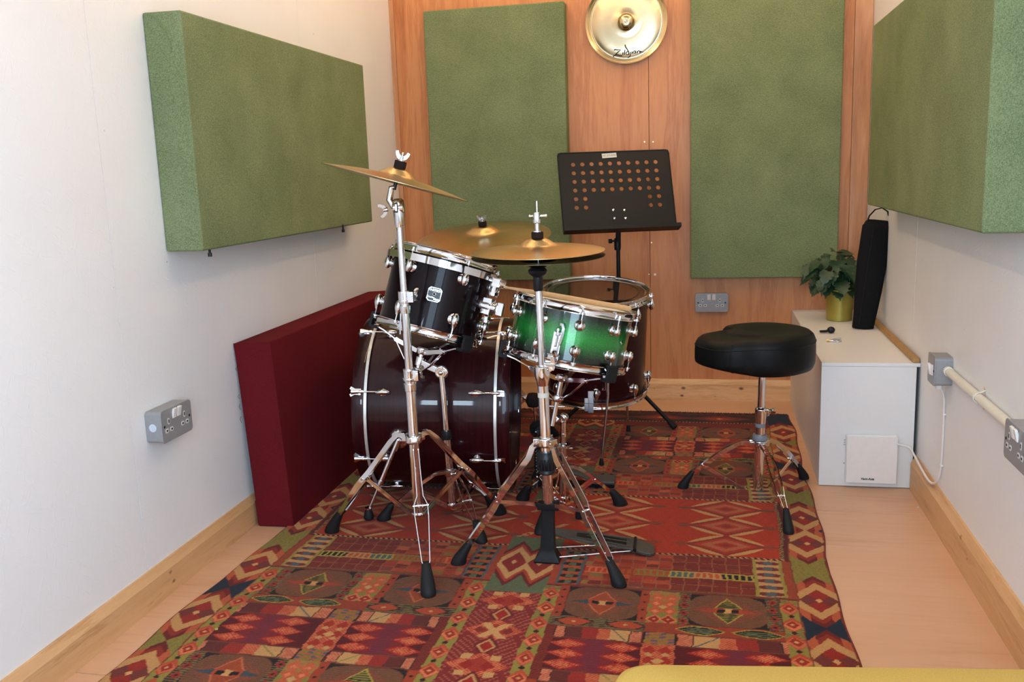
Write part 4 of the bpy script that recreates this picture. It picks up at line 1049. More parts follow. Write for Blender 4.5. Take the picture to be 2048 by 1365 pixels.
# ------------------------------------------------------------------ bass drum
def bass_drum():
    R_ = .290; al, be = .13, -.028
    a = Vector((math.cos(al)*math.cos(be), math.sin(al)*math.cos(be), math.sin(be))).normalized()
    cb = Vector((-.692, 3.008, R_+RZ+.004)); L = .412
    M4 = frame(cb, a, (0, 0, 1))      # local z to the batter side, local x up
    t = thing('bass_drum', 'big dark maroon bass drum lying on its side behind the stands', 'drum', M4)
    Rs = .278
    part('shell', MB().lathe([(Rs, -L), (Rs, 0), (Rs-.008, 0), (Rs-.008, -L), (Rs, -L)], 128, caps=False), 'maroon', t, local=True)
    for z0, z1 in ((-.003, .044), (-L-.044, -L+.003)):
        lo, hi = min(z0, z1), max(z0, z1)
        hp = part('hoop', MB().lathe([(Rs+.002, lo), (R_-.001, lo), (R_, lo+.002), (R_, hi-.002), (R_-.001, hi), (Rs+.002, hi), (Rs+.002, lo)], 128, caps=False), 'maroon', t, local=True)
        sz = 0 if z0 > -.1 else -L
        part('inlay_strip', MB().lathe([(R_-.002, sz-.0045), (R_+.0015, sz-.0045), (R_+.0015, sz+.0045), (R_-.002, sz+.0045), (R_-.002, sz-.0045)], 128, caps=False), 'steel_strip', hp, local=False) if False else \
        part('inlay_strip', MB().lathe([(R_-.004, sz-.0045), (R_+.0012, sz-.0045), (R_+.0012, sz+.0045), (R_-.004, sz+.0045), (R_-.004, sz-.0045)], 128, caps=False), 'steel_strip', t, local=True)
    part('batter_head', MB().lathe([(Rs+.004, .004), (Rs, .012), (Rs-.02, .014), (.0005, .014)], 96, caps=False), 'reso_black', t, local=True)
    part('resonant_head', MB().lathe([(Rs+.004, -L-.004), (Rs, -L-.012), (Rs-.02, -L-.014), (.0005, -L-.014)], 96, caps=False), 'reso_black', t, local=True)
    nl = 8
    cyl_lug = mesh_of('lug', MB().lathe([(.0002, -.024), (.0045, -.022), (.0082, -.012), (.0092, 0), (.0080, .010), (.0058, .018), (.0045, .022)], 16, (0, 0, .0125), (0, 1, 0)).lathe([(.012, 0), (.012, .0018), (.007, .0055)], 18), 'chrome')
    trod = MB().cyl((0, .012, 0), (0, .085, 0), .0026, n=10)
    tm = MB().cyl((0, .012, 0), (0, .062, 0), .0026, n=10)
    tm.lathe([(.0045, 0), (.0060, .004), (.0058, .030), (.0038, .036)], 12, (0, .058, 0), (0, 1, 0))
    tm.lathe([(.0045, 0), (.0062, .012), (.0098, .030), (.0105, .034), (.0098, .0345), (.004, .030)], 18, (0, .064, 0), (0, 1, 0))
    for s_ in (-1, 1): tm.strap([(s_*.004, .086, 0), (s_*.008, .094, 0), (s_*.0125, .102, 0)], (0, 0, 1), .005, .009)
    key = MB().cyl((0, .012, 0), (0, .052, 0), .0026, n=10).lathe([(.0045, 0), (.0055, .003), (.0050, .024), (.0035, .028)], 10, (0, .050, 0), (0, 1, 0))
    claw = MB().strap([(0, .045, -.006), (0, .066, -.004), (0, .078, -.006), (0, .079, -.020)], (1, 0, 0), .020, .0035)
    trm = mesh_of('tee_rod', tm, 'chrome'); kym = mesh_of('key_rod', key, 'chrome'); clm = mesh_of('claw', claw, 'chrome', bev=.0008)
    for i in range(nl):
        an = 2*math.pi*(i+.56)/nl
        # local angle measured from "towards the camera"
        d = Vector((math.sin(an), -math.cos(an), 0))       # local x = up, local -y or +y = near side
        for side in (1, -1):
            out = d; yy = Vector((0, 0, side)); xx = yy.cross(out)
            z0 = -.062 if side > 0 else -L+.055
            m_ = Matrix.Identity(4); p = out*(Rs)+Vector((0, 0, z0))
            for k in range(3): m_[k][0] = xx[k]; m_[k][1] = yy[k]; m_[k][2] = out[k]; m_[k][3] = p[k]
            inst('lug', cyl_lug, t, m_)
            sh = Matrix.Translation((0, 0, .0145))
            inst('key_rod' if side > 0 else 'tee_rod', kym if side > 0 else trm, t, m_ @ sh)
            inst('claw', clm, t, m_ @ Matrix.Translation((0, .018, .0155)))
    # spur at the front (left) end
    iv = M4.inverted(); o_ = iv @ EYE; dd = iv.to_3x3() @ ray(797, 880)
    A_ = dd.x**2+dd.y**2; B_ = 2*(o_.x*dd.x+o_.y*dd.y); C_ = o_.x**2+o_.y**2-(Rs+.014)**2
    sp = M4 @ (o_+dd*((-B_-math.sqrt(B_*B_-4*A_*C_))/(2*A_)))
    inv = t.matrix_world
    foot = G(738, 1040, RZ)
    part('spur_bracket', MB().lathe([(.033, -.012), (.033, -.004), (.028, .003), (.014, .007), (.013, .012), (.002, .013)], 32, sp+Vector((0, .0, 0)), (0, -1, -.15)), 'chrome', t)
    part('spur_bracket', MB().cyl(sp+Vector((.006, -.012, .004)), sp+Vector((-.010, -.014, -.030)), .010, n=16), 'chrome', t)
    hi = sp+Vector((.004, -.014, .004)); lo = Vector((foot.x+.006, foot.y, RZ+.040))
    part('spur_leg', MB().cyl(hi, hi.lerp(lo, .62), .0075, n=18).cyl(hi.lerp(lo, .62), lo, .0050, n=18).lathe([(.010, -.006), (.010, .006)], 16, hi.lerp(lo, .62), lo-hi), 'chrome', t)
    part('rubber_foot', MB().lathe([(.010, 0), (.0155, .004), (.0165, .012), (.012, .028), (.008, .040)], 20, (foot.x, foot.y, RZ)), 'rubber', t)
    part('spur_collar', MB().lathe([(.0115, 0), (.0115, .005)], 16, (foot.x+.001, foot.y, RZ+.036)), 'chrome', t)
    return t
BD = bass_drum()

# ------------------------------------------------------------------ rack tom on a basket stand
TN = Vector((.252, .226, 1)).normalized(); TC = Vector((-.790, 2.738, .8355)); TD = .254
def rack_tom():
    M4 = frame(TC, TN, (1, 0, 0))
    t = drum('rack_tom', 'dark rack tom tilted on a stand above the bass drum, with a silver badge', 'drum', M4, .164, .1525, TD, 6, math.radians(-108), 'dark_lacquer', LUG, hh=.024, lugoff=.066)
    # suspension band below the top hoop, with the bracket on the right
    part('suspension_band', MB().lathe([(.1740, -.029), (.1760, -.029), (.1760, -.0500), (.1740, -.0500), (.1740, -.029)], 96, caps=False), 'chrome', t, local=True)
    # bracket plate
    for an in (-.15,):
        d = Vector((math.cos(an), math.sin(an), 0)); lt = Vector((-d.y, d.x, 0))
        R3 = Matrix.Rotation(an, 3, 'Z')
        part('mount_plate', MB().box(d*.190+Vector((0, 0, -.050)), (.034, .050, .030), R3).box(d*.184+Vector((0, 0, -.075)), (.022, .034, .036), R3), 'chrome', t, local=True, bev=.006)
        part('mount_clamp', MB().lathe([(.016, -.034), (.020, -.030), (.020, .004), (.017, .008), (.017, .022), (.012, .026)], 24, d*.182+Vector((0, 0, -.125)), d).box(d*.176+Vector((0, 0, -.125)), (.030, .034, .050), R3), 'chrome', t, local=True, bev=.003)
        part('wing_screw', MB().box(d*.216+Vector((0, 0, -.125)), (.022, .012, .040), R3), 'chrome', t, local=True, bev=.004)
        part('mount_foot', MB().box(d*.182+Vector((0, 0, -.165)), (.016, .026, .020), R3), 'chrome', t, local=True, bev=.003)
    # badge on the front of the shell
    inv = t.matrix_world.inverted()
    b = W(867, 589, 2.60); bl = inv @ b; an = math.atan2(bl.y, bl.x); zc = -.118
    # aim precisely: intersect the ray with the shell
    o_ = inv @ EYE; dd = (inv.to_3x3() @ ray(868.5, 589.5)).normalized()
    A_ = dd.x**2+dd.y**2; B_ = 2*(o_.x*dd.x+o_.y*dd.y); C_ = o_.x**2+o_.y**2-.1532**2
    s_ = (-B_-math.sqrt(B_*B_-4*A_*C_))/(2*A_); p = o_+dd*s_; an = math.atan2(p.y, p.x); zc = p.z
    nrm = Vector((math.cos(an), math.sin(an), 0)); xx = Vector((-math.sin(an), math.cos(an), 0)); Rb = .1540
    def bend(x, y, lift=0):   # badge plane wrapped on the shell
        th = an+x/Rb; return Vector((math.cos(th)*(Rb+lift), math.sin(th)*(Rb+lift), zc+y))
    w_, h_, ch = .0205, .0205, .006
    out = [(w_-ch, h_), (w_, h_-ch), (w_, -h_+ch), (w_-ch, -h_), (-w_+ch, -h_), (-w_, -h_+ch), (-w_, h_-ch), (-w_+ch, h_)]
    def sheet(pts, l0, l1):
        n = len(pts); vs = [bend(x, y, l0) for x, y in pts]+[bend(x, y, l1) for x, y in pts]
        return MB().add(vs, [tuple(range(n, 2*n)), tuple(range(n))[::-1]]+[(i, (i+1) % n, n+(i+1) % n, n+i) for i in range(n)])
    bg = part('badge', sheet(out, -.001, .0012), 'badge_light', t, local=True, smooth=False)
    bf = part('badge_face', sheet([(x*.90, y*.90) for x, y in out], .0012, .0016), 'badge_dark', t, local=True, smooth=False)
    sub(bf, bg)
    part('badge_grommet', MB().torus(.0042, .0013, bend(0, .001, .0025), nrm, 20, 8), 'badge_light', t, local=True)
    part('badge_grommet', MB().lathe([(.0034, 0), (.0034, .0022)], 14, bend(0, .001, .0008), nrm), 'hole_dark', t, local=True)
    def lett(nm, s, size, x, y, sh=0, bold=.0002):
        m_ = frame(bend(x, y, .0021), (math.cos(an+x/Rb), math.sin(an+x/Rb), 0), (-math.sin(an+x/Rb), math.cos(an+x/Rb), 0))
        sub(text(nm, s, size, m_, 'badge_light', t, ext=.0002, shear=sh, bold=bold), bg)
    for i, ch_ in enumerate('GRETSCH'): lett('badge_letter', ch_, .0088, -.0150+i*.0050, .0120)
    lett('badge_letter', 'Catalina', .0066, -.0085, -.0090, .3); lett('badge_letter', 'Maple', .0070, .0085, -.0130, .3)
    return t
rack_tom()

def basket_stand(name, label, drumC, drumN, depth, Rh, C, z_low, px_top, feet, grip_angles, shaft_len, zh, kn, group=None):
    t = thing(name, label, 'stand', (C[0], C[1], RZ))
    n = drumN; hub = drumC-n*(depth+.055)
    # basket: shaft, hub, three arms with rubber clips
    part('basket_shaft', MB().cyl(hub+n*.010, hub-n*shaft_len, .0078, n=20), 'chrome', t)
    part('basket_hub', MB().lathe([(.015, -.008), (.018, -.004), (.018, .010), (.013, .014)], 24, hub, n), 'chrome', t)
    low = hub-n*.062
    part('basket_hub', MB().lathe([(.012, -.010), (.0145, -.006), (.0145, .008), (.012, .012)], 24, low, n), 'chrome', t)
    F4 = frame(hub, n, (1, 0, 0)).to_3x3()
    for ga in grip_angles:
        d = F4 @ Vector((math.cos(ga), math.sin(ga), 0)); lat = n.cross(d)
        tip = drumC-n*(depth+.010)+d*(Rh+.002); a0 = hub+d*.016; k = a0.lerp(tip, .50)-n*.004
        mb = MB()
        for s_ in (-1, 1): mb.strap([a0+lat*s_*.0055, k+lat*s_*.0055], lat, .0018, .013)
        mb.strap([k, a0.lerp(tip, .78)+n*.001, tip], lat, .010, .0035)
        mb.cyl(k-lat*.009, k+lat*.009, .0035, n=10).cyl(a0-lat*.009, a0+lat*.009, .0035, n=10)
        part('basket_arm', mb, 'chrome', t)
        l0 = low+d*.013; part('arm_brace', MB().strap([l0, l0.lerp(k, .35)+d*.008, k], lat, .0085, .0025).cyl(l0-lat*.008, l0+lat*.008, .004, n=10), 'chrome', t)
        # rubber clip: C shape hooked over the hoop
        cc = drumC-n*(depth-.006)+d*(Rh+.006)
        mb = MB()
        R3 = Matrix((d, lat, n)).transposed()
        mb.box(cc+d*.006-n*.0, (.010, .040, .044), R3).box(cc-d*.004-n*.021, (.026, .040, .010), R3).box(cc-d*.001+n*.020, (.014, .036, .008), R3)
        part('rubber_grip', mb, 'rubber', t, bev=.003)
    return t, hub, low

# tom stand
def tom_stand():
    C = W(905, 1005, 2.655); C.z = 0; cx, cy = C.x, C.y
    top = W(883, 745, cy); zt = top.z; topx = top.x
    feet = [tuple(G(768, 1040, RZ).xy), tuple(G(962, 1084, RZ).xy), (cx+.10, cy+.13)]
    t, hub, low = basket_stand('tom_stand', 'chrome basket stand holding the rack tom in front of the bass drum', TC, TN, TD, .164, (cx, cy), .06, None, feet, [math.radians(-175), math.radians(-28), math.radians(75)], .135, .2, None)
    a = Vector((cx, cy, .045)); b = Vector((topx, cy, zt))
    zm = W(897, 870, cy).z; mid = a.lerp(b, (zm-a.z)/(b.z-a.z))
    tubepart(t, 'upper_tube', mid, b-Vector((0, 0, .012)), .0090)
    tubepart(t, 'lower_tube', a, mid, .0125)
    part('height_clamp', clamp(MB(), mid, (0, 0, 1), .0155, .028), 'black_plastic', t)
    part('tilter_ring', MB().torus(.0155, .0062, b, (0, -1, 0), 32, 12).cyl(b+Vector((0, .012, 0)), b+Vector((0, -.008, 0)), .0125, n=24), 'chrome', t)
    part('tilter_knob', MB().sphere(b+Vector((0, -.010, 0)), .0075, (1, .7, 1)), 'chrome', t)
    j = hub-TN*.03
    part('tilter_arm', MB().strap([b+Vector((0, .004, 0)), b.lerp(j, .5), j], (0, 1, 0), .018, .020).lathe([(.014, -.014), (.014, .014)], 20, j, TN), 'chrome', t, bev=.003)
    zh = W(900, 945, cy).z
    path = [(0, 0, .55), (.18, .05, .6), (.40, .28, 1.0), (.58, .52, 1.15), (.9, .92, .5), (1, 1, .22)]
    tripod(t, (cx, cy), zh, feet, path, None, .055, 3, h=.010, th=.0016, gap=.012, foot_h=.056, fr=.019, r_hub=.018)
    part('leg_collar', MB().lathe([(.019, -.010), (.021, -.007), (.021, .009), (.017, .012)], 24, (cx, cy, zh), (0, 0, 1)), 'chrome', t)
    part('leg_collar', MB().lathe([(.017, -.010), (.019, -.007), (.019, .007), (.016, .010)], 24, (cx, cy, .055), (0, 0, 1)), 'chrome', t)
    part('wing_nut', wing((cx+.018, cy, .052), (1, -.5, 0), .8), 'chrome', t)
tom_stand()

# ------------------------------------------------------------------ snare drum
SN = Vector((.2025, .112, 1)).normalized(); SCn = Vector((-.3935, 2.750, .6860)); SD = .186
def snare_drum():
    M4 = frame(SCn, SN, (1, 0, 0))
    t = drum('snare_drum', 'green sparkle snare drum with a drumstick across its rim', 'drum', M4, .187, .1755, SD, 10, math.radians(-75), 'green_sparkle', BLUG, hh=.024, top='snare_head', lugoff=.056)
    inv = t.matrix_world.inverted()
    def shellpt(px, py, R_):
        o_ = inv @ EYE; dd = (inv.to_3x3() @ ray(px, py)).normalized()
        A_ = dd.x**2+dd.y**2; B_ = 2*(o_.x*dd.x+o_.y*dd.y); C_ = o_.x**2+o_.y**2-R_**2
        return o_+dd*((-B_-math.sqrt(B_*B_-4*A_*C_))/(2*A_))
    # snare strainer
    a = shellpt(1113, 680, .186); an = math.atan2(a.y, a.x); d = Vector((math.cos(an), math.sin(an), 0)); lt = Vector((-d.y, d.x, 0)); R3 = Matrix((lt, d, Vector((0, 0, 1)))).transposed()
    zc = a.z
    part('strainer_body', MB().box(d*.184+Vector((0, 0, zc-.012)), (.018, .020, .052), R3 @ Matrix.Rotation(.10, 3, 'Y')).box(d*.180+Vector((0, 0, zc-.012)), (.026, .008, .070), R3), 'chrome', t, local=True, bev=.004)
    part('strainer_screw', MB().cyl(d*.188+Vector((0, 0, zc+.010)), d*.188+Vector((0, 0, zc+.030)), .0035, n=12).cyl(d*.188+Vector((0, 0, zc+.026)), d*.188+Vector((0, 0, zc+.033)), .0060, n=16), 'chrome', t, local=True)
    lv = [d*.192+lt*.004+Vector((0, 0, zc+.046)), d*.195+lt*.011+Vector((0, 0, zc+.046)), d*.196+lt*.016+Vector((0, 0, zc+.036)), d*.195+lt*.016+Vector((0, 0, zc+.014)), d*.192+lt*.012+Vector((0, 0, zc-.006)), d*.190+lt*.006+Vector((0, 0, zc-.022))]
    part('strainer_lever', MB().strap(lv, d, .0035, .008), 'chrome_dull', t, local=True)
    part('snare_clamp', MB().box(d*.186+Vector((0, 0, zc-.052)), (.030, .014, .012), R3).cyl(d*.190+Vector((0, 0, zc-.044))-lt*.018, d*.190+Vector((0, 0, zc-.044))+lt*.018, .0035, n=10), 'chrome', t, local=True, bev=.001)
    v = shellpt(1243, 686, .1755); 
    part('air_vent', MB().lathe([(.0055, 0), (.0055, .0015), (.003, .002)], 16, v, (v.x, v.y, 0)), 'chrome', t, local=True)
    # snare wires below
    part('snare_wires', MB().box((0, 0, -SD+.006), (.040, .30, .003), Matrix.Rotation(an+math.pi/2, 3, 'Z')), 'chrome_dull', t, local=True)
    return t
SNT = snare_drum()
def stick():
    # lies on the front of the snare rim
    M4 = frame(SCn, SN, (1, 0, 0))
    def onrim(px, py):
        d = ray(px, py); q = SCn+SN*.0090; return EYE+d*((q-EYE).dot(SN)/d.dot(SN))
    a = onrim(1005, 574); b = onrim(1264, 619)
    ax = (b-a).normalized(); m__ = (a+b)/2; a = m__-ax*.197; b = m__+ax*.197
    print('STICK', [tuple(round(x, 3) for x in M4.inverted() @ q) for q in (a, b)])
    t = thing('drumstick', 'pale wooden drumstick resting across the green snare drum', 'drumstick', frame(a, ax, (0, 0, 1)))
    pf = [(.0005, 0), (.0028, .001), (.0042, .005), (.0044, .009), (.0034, .014), (.0036, .020), (.0050, .05), (.0074, .10), (.0084, .14), (.0084, .385), (.0074, .391), (.004, .394), (.0005, .3945)]
    part('stick_body', MB().lathe(pf, 24), 'stick_wood', t, local=True)
stick()
def snare_stand():
    C = G(1125, 1000, .05); cx, cy = C.x, 2.765
    C = W(1125, 998, cy); cx = C.x
    feet = [tuple(G(1241, 1010, RZ).xy), tuple(G(1083, 1066, RZ).xy), (cx-.15, cy+.10)]
    t, hub, low = basket_stand('snare_stand', 'chrome basket stand under the green snare drum', SCn, SN, SD, .187, (cx, cy), .06, None, feet, [math.radians(-166), math.radians(-38), math.radians(80)], .148, .2, None)
    b = W(1127, 836, cy); a = Vector((cx, cy, .040)); b = Vector((b.x, cy, b.z))
    tubepart(t, 'upper_tube', a.lerp(b, .45), b, .0085)
    tubepart(t, 'lower_tube', a, a.lerp(b, .55), .0115)
    part('tilter_ball', MB().sphere(b, .0165).torus(.0105, .004, b+Vector((0, -.012, 0)), (0, -1, 0), 24, 8), 'chrome', t)
    m_ = a.lerp(b, .80); part('tube_ring', MB().lathe([(.0105, -.005), (.0105, .005)], 20, m_), 'chrome', t)
    m_ = a.lerp(b, .66); part('height_clamp', MB().lathe([(.024, .004), (.024, .008), (.012, .010), (.012, -.030), (.015, -.032), (.015, -.040)], 24, m_), 'chrome', t)
    part('tee_bolt', MB().cyl(m_-Vector((.030, .0, .004)), m_+Vector((.030, 0, -.004)), .003, n=8), 'chrome', t)
    # joint from tilter to basket shaft
    sh = hub-SN*.118
    part('tilter_arm', MB().strap([b+Vector((-.004, 0, 0)), sh+Vector((.004, 0, -.008))], (0, 1, 0), .018, .016), 'chrome', t, bev=.003)
    part('lock_wing', MB().cyl(sh+SN*.03-Vector((.028, 0, -.002)), sh+SN*.03+Vector((.028, 0, 0)), .0032, n=10), 'chrome_dull', t)
    zh = W(1127, 935, cy).z
    path = [(0, 0, .55), (.15, .02, .6), (.35, .18, 1.0), (.58, .48, 1.15), (.9, .90, .5), (1, 1, .22)]
    tripod(t, (cx, cy), zh, feet, path, None, .050, 3, h=.010, th=.0016, gap=.012, foot_h=.056, fr=.021, r_hub=.018)
    part('leg_collar', MB().lathe([(.018, -.010), (.020, -.007), (.020, .009), (.016, .012)], 24, (cx, cy, zh), (0, 0, 1)), 'chrome', t)
    part('leg_collar', MB().lathe([(.016, -.010), (.018, -.007), (.018, .007), (.015, .010)], 24, (cx, cy, .050), (0, 0, 1)), 'chrome', t)
    part('wing_nut', wing((cx, cy-.016, .046), (0, -1, 0), .8, up=(1, 0, 0)), 'chrome', t)
snare_stand()

# ------------------------------------------------------------------ floor tom
FN = Vector((.055, -.135, 1)).normalized(); FC = Vector((-.417, 3.455, .632)); FD = .405
def floor_tom():
    t = drum('floor_tom', 'dark maroon floor tom with a clear head behind the green snare', 'drum', frame(FC, FN, (1, 0, 0)), .205, .193, FD, 8, math.radians(-82), 'maroon', LUG, hh=.026, bot='clear_head', lugoff=.060)
    part('head_dot_ring', MB().lathe([(.158, -.0072), (.160, -.0070), (.160, -.0066), (.158, -.0066), (.158, -.0072)], 72, caps=False), 'ink', t, local=True)
    part('head_collar', MB().lathe([(.181, -.0075), (.196, -.012), (.196, -.011), (.181, -.0068), (.181, -.0075)], 72, caps=False), 'chrome_dull', t, local=True)
    inv = t.matrix_world.inverted()
    # three legs with brackets
    def leg(top, foot, nm='leg'):
        top = Vector(top); foot = Vector(foot)
        mid = top.lerp(foot, .42)
        part('leg', MB().tube([top+Vector((0, 0, .05)), top, mid, foot+Vector((0, 0, .012))], .0048, 12), 'chrome_dull', t)
        part('rubber_foot', MB().lathe([(.0085, 0), (.0095, .003), (.0080, .014), (.0060, .026)], 14, (foot.x, foot.y, RZ)), 'rubber', t)
    f0 = G(1203, 931, RZ); tp = W(1216, 745, 3.235); tp = Vector((tp.x, 3.245, .30))
    leg(W(1216, 790, 3.262), f0)
    d = Vector((tp.x-FC.x, tp.y-FC.y, 0)).normalized()
    def bracket(ang, z):
        dd = Vector((math.cos(ang), math.sin(ang), 0)); R3 = Matrix.Rotation(ang, 3, 'Z')
        part('leg_bracket', MB().box(dd*.199+Vector((0, 0, z)), (.016, .026, .062), R3).lathe([(.011, -.024), (.013, -.02), (.013, .02), (.011, .024)], 16, dd*.212+Vector((0, 0, z))), 'chrome_dull', t, local=True, bev=.003)
    l0 = inv @ W(1216, 770, 3.262); bracket(math.atan2(l0.y, l0.x), -.30)
    for ang in (math.radians(64), math.radians(150)):
        dd = Vector((math.cos(ang), math.sin(ang), 0)); bracket(ang, -.30)
        q = t.matrix_world @ (dd*.212+Vector((0, 0, -.28))); leg(q, (q.x+dd.x*.03, q.y+dd.y*.03, RZ))
    # white tape strips on the bottom hoop
    def wrap(px0, px1, py0, py1, R_):
        o_ = inv @ EYE; vs = []
        for px in np.linspace(px0, px1, 4):
            for py in (py0, py1):
                dd = (inv.to_3x3() @ ray(px, py)).normalized()
                A_ = dd.x**2+dd.y**2; B_ = 2*(o_.x*dd.x+o_.y*dd.y); C_ = o_.x**2+o_.y**2-R_**2
                vs.append(o_+dd*((-B_-math.sqrt(B_*B_-4*A_*C_))/(2*A_)))
        fs = [(2*i, 2*i+2, 2*i+3, 2*i+1) for i in range(3)]
        mb = MB().add(vs, fs); me = mesh_of('tape', mb, 'tape_white', recalc=False); o = bpy.data.objects.new('tape_strip', me); link(o, t); o.matrix_world = t.matrix_world
        sm = o.modifiers.new('s', 'SOLIDIFY'); sm.thickness = .0006
    wrap(1176, 1187, 783, 826, .2085); wrap(1169, 1176.5, 797, 823, .2080)
    text('head_print', 'USA', .016, frame(inv @ G(1243, 606, .60), (0, 0, 1), (1, 0, 0)), 'ink_grey', t) if False else None
floor_tom()

# ------------------------------------------------------------------ cymbals
def cym_profile(R_, bell=.055, bh=.020, bow=.022):
    """(r, z) top line: z = 0 at the edge plane"""
    pf = [(.006, bow+bh), (bell*.35, bow+bh*.97), (bell*.65, bow+bh*.72), (bell*.88, bow+bh*.25), (bell, bow+.001), (bell*1.12, bow-.002)]
    for k in range(1, 9):
        s = k/8; r = bell*1.12+(R_-bell*1.12)*s; pf.append((r, (bow-.002)*(1-s**1.35)))
    return pf
def cymbal(t, M4, R_, mat='bronze', flip=False, name='cymbal_disc', **k):
    pf = cym_profile(R_, **k); pf2 = pf+[(r, z-.0013) for r, z in pf[::-1]]
    o = part(name, MB().lathe(pf2+[pf2[0]], 128, caps=False).xf(Matrix.Scale(-1, 4, (0, 0, 1)) if flip else Matrix.Identity(4)), mat, None, origin=(0, 0, 0))
    o.location = (0, 0, 0)
    return o
def felt_stack(t, p, n, wingn=True, rod=.05, felt_h=.016, felt_r=.0155):
    part('felt', MB().lathe([(felt_r*.96, 0), (felt_r, .002), (felt_r, felt_h-.002), (felt_r*.94, felt_h)], 28, p, n), 'black_felt', t)
    part('washer', MB().lathe([(.011, 0), (.011, .0015)], 20, p+n*(felt_h), n), 'chrome', t)
    tubepart(t, 'threaded_rod', p-n*.02, p+n*rod, .0030, 'chrome_dull', 10)
    if wingn: part('wing_nut', wing(p+n*(felt_h+.002), n, 1.0, up=(1, .3, 0)), 'chrome', t)

def crash():
    n = Vector((.278, .118, 1)).normalized(); c = Vector((-.8376, 2.44, 1.0596)); R_ = .205
    cy_ = thing('crash_cymbal', 'thin bronze crash cymbal tilted on the front left stand', 'cymbal', frame(c, n, (1, 0, 0)))
    pf = cym_profile(R_, .05, .020, .020); pf2 = pf+[(r, z-.0012) for r, z in pf[::-1]]
    part('cymbal_disc', MB().lathe(pf2+[pf2[0]], 128, caps=False), 'bronze', cy_, local=True, origin=(0, 0, 0))
    C = (-.829, 2.44); z_base = W(838, 1036, 2.44).z
    base = Vector((W(838, 1036, 2.44).x, 2.44, z_base)); top = W(799, 452, 2.44)
    t = thing('cymbal_stand', 'tall chrome cymbal stand at front left holding the tilted crash cymbal', 'stand', (base.x, 2.44, RZ))
    ax = (top-base).normalized(); L = (top-base).length
    def at_(py): return base+ax*(L*(1036-py)/(1036-452))
    tubepart(t, 'lower_tube', base, at_(745), .0150)
    tubepart(t, 'middle_tube', at_(760), at_(590), .0118)
    tubepart(t, 'upper_tube', at_(600), at_(455), .0090)
    for py, r in ((742, .0185), (588, .0165)):
        p = at_(py)
        mb = clamp(MB(), p, ax, r, .034); mb.lathe([(r*.92, -.034), (r*.98, -.012)], 24, p-ax*.012, ax)
        mb.box(p+Vector((.020, -.004, .000)), (.018, .016, .030))
        part('height_clamp', mb, 'chrome', t, bev=.0015)
        part('clamp_bolt', MB().cyl(p+Vector((.022, -.018, .004)), p+Vector((.022, .010, .004)), .0048, n=12), 'chrome', t)
        part('clamp_wing', wing(p+Vector((.024, .010, 0)), (.3, 1, .1), 1.0), 'chrome', t)
    part('memory_lock', MB().cyl(at_(612)+Vector((-.010, -.008, -.004)), at_(660)+Vector((-.016, -.010, 0)), .0022, n=8), 'chrome', t)
    # tilter
    p = W(797, 415, 2.44)
    mb = MB().lathe([(.0115, -.054), (.0135, -.046), (.0145, -.020), (.0165, -.006), (.0165, .012), (.0145, .020), (.009, .024)], 24, p, ax)
    mb.lathe([(.0145, -.016), (.0175, -.013), (.0175, .013), (.0145, .016)], 28, p, (1, .2, 0))
    part('tilter', mb, 'chrome', t)
    part('tilter_window', MB().prism(roundrect(.011, .028, .005), -.001, .001, frame(p+Vector((-.001, -.0165, 0)), (0, -1, .05), (1, 0, 0))), 'ink', t)
    part('tilter_badge', MB().box(p+Vector((-.001, -.0178, 0)), (.005, .001, .018)), 'badge_light', t)
    q = W(779, 400, 2.44); r0 = W(783, 375, 2.44)
    part('tilter_wing', wing(p+Vector((-.030, -.004, -.004)), (-1, -.2, -.25), 1.0, up=(.2, .0, 1)), 'chrome', t)
    b0 = c+n*(-.006); part('tilter_post', MB().tube([p+Vector((-.012, 0, .002)), q, r0, c-n*.012], [.0105, .0095, .0075, .0060], 16), 'chrome', t)
    part('sleeve', MB().cyl(b0-n*.014, c+n*.037, .0050, n=14), 'black_plastic', t)
    part('felt_seat', MB().lathe([(.008, 0), (.010, .002), (.010, .006)], 20, c+n*.012, n), 'black_felt', t)
    felt_stack(t, c+n*.0395, n, rod=.044, felt_h=.020, felt_r=.0165)
    zh = W(838, 872, 2.44).z; px = at_(872)
    feet = [tuple(G(664, 1064, RZ).xy), tuple(G(857, 1190, RZ).xy), tuple(G(1000, 1028, RZ).xy)]
    path = [(0, 0, .62), (.10, .005, .62), (.20, .09, .66), (.36, .27, .70), (.52, .45, .80), (.58, .52, 1.75), (.66, .60, 1.75), (.95, .95, 1.0), (1.0, 1.0, .2)]
    tripod(t, (px.x, px.y), zh, feet, path, None, z_base+.008, 5, h=.014, th=.0020, gap=.0105, foot_h=.072, fr=.0205, r_hub=.026, brace_gap=.005)
    mb = MB().lathe([(.020, -.012), (.024, -.008), (.024, .008), (.020, .012)], 28, px, ax)
    for fx, fy in feet:
        d = (Vector((fx, fy, 0))-Vector((px.x, px.y, 0))).normalized(); mb.box(px+d*.024, (.022, .020, .016), Matrix.Rotation(math.atan2(d.y, d.x), 3, 'Z'))
    part('leg_collar', mb, 'chrome', t, bev=.002)
    part('leg_collar', MB().lathe([(.0175, -.008), (.020, -.005), (.020, .008), (.0165, .012)], 24, base+ax*.006, ax), 'chrome', t)
crash()

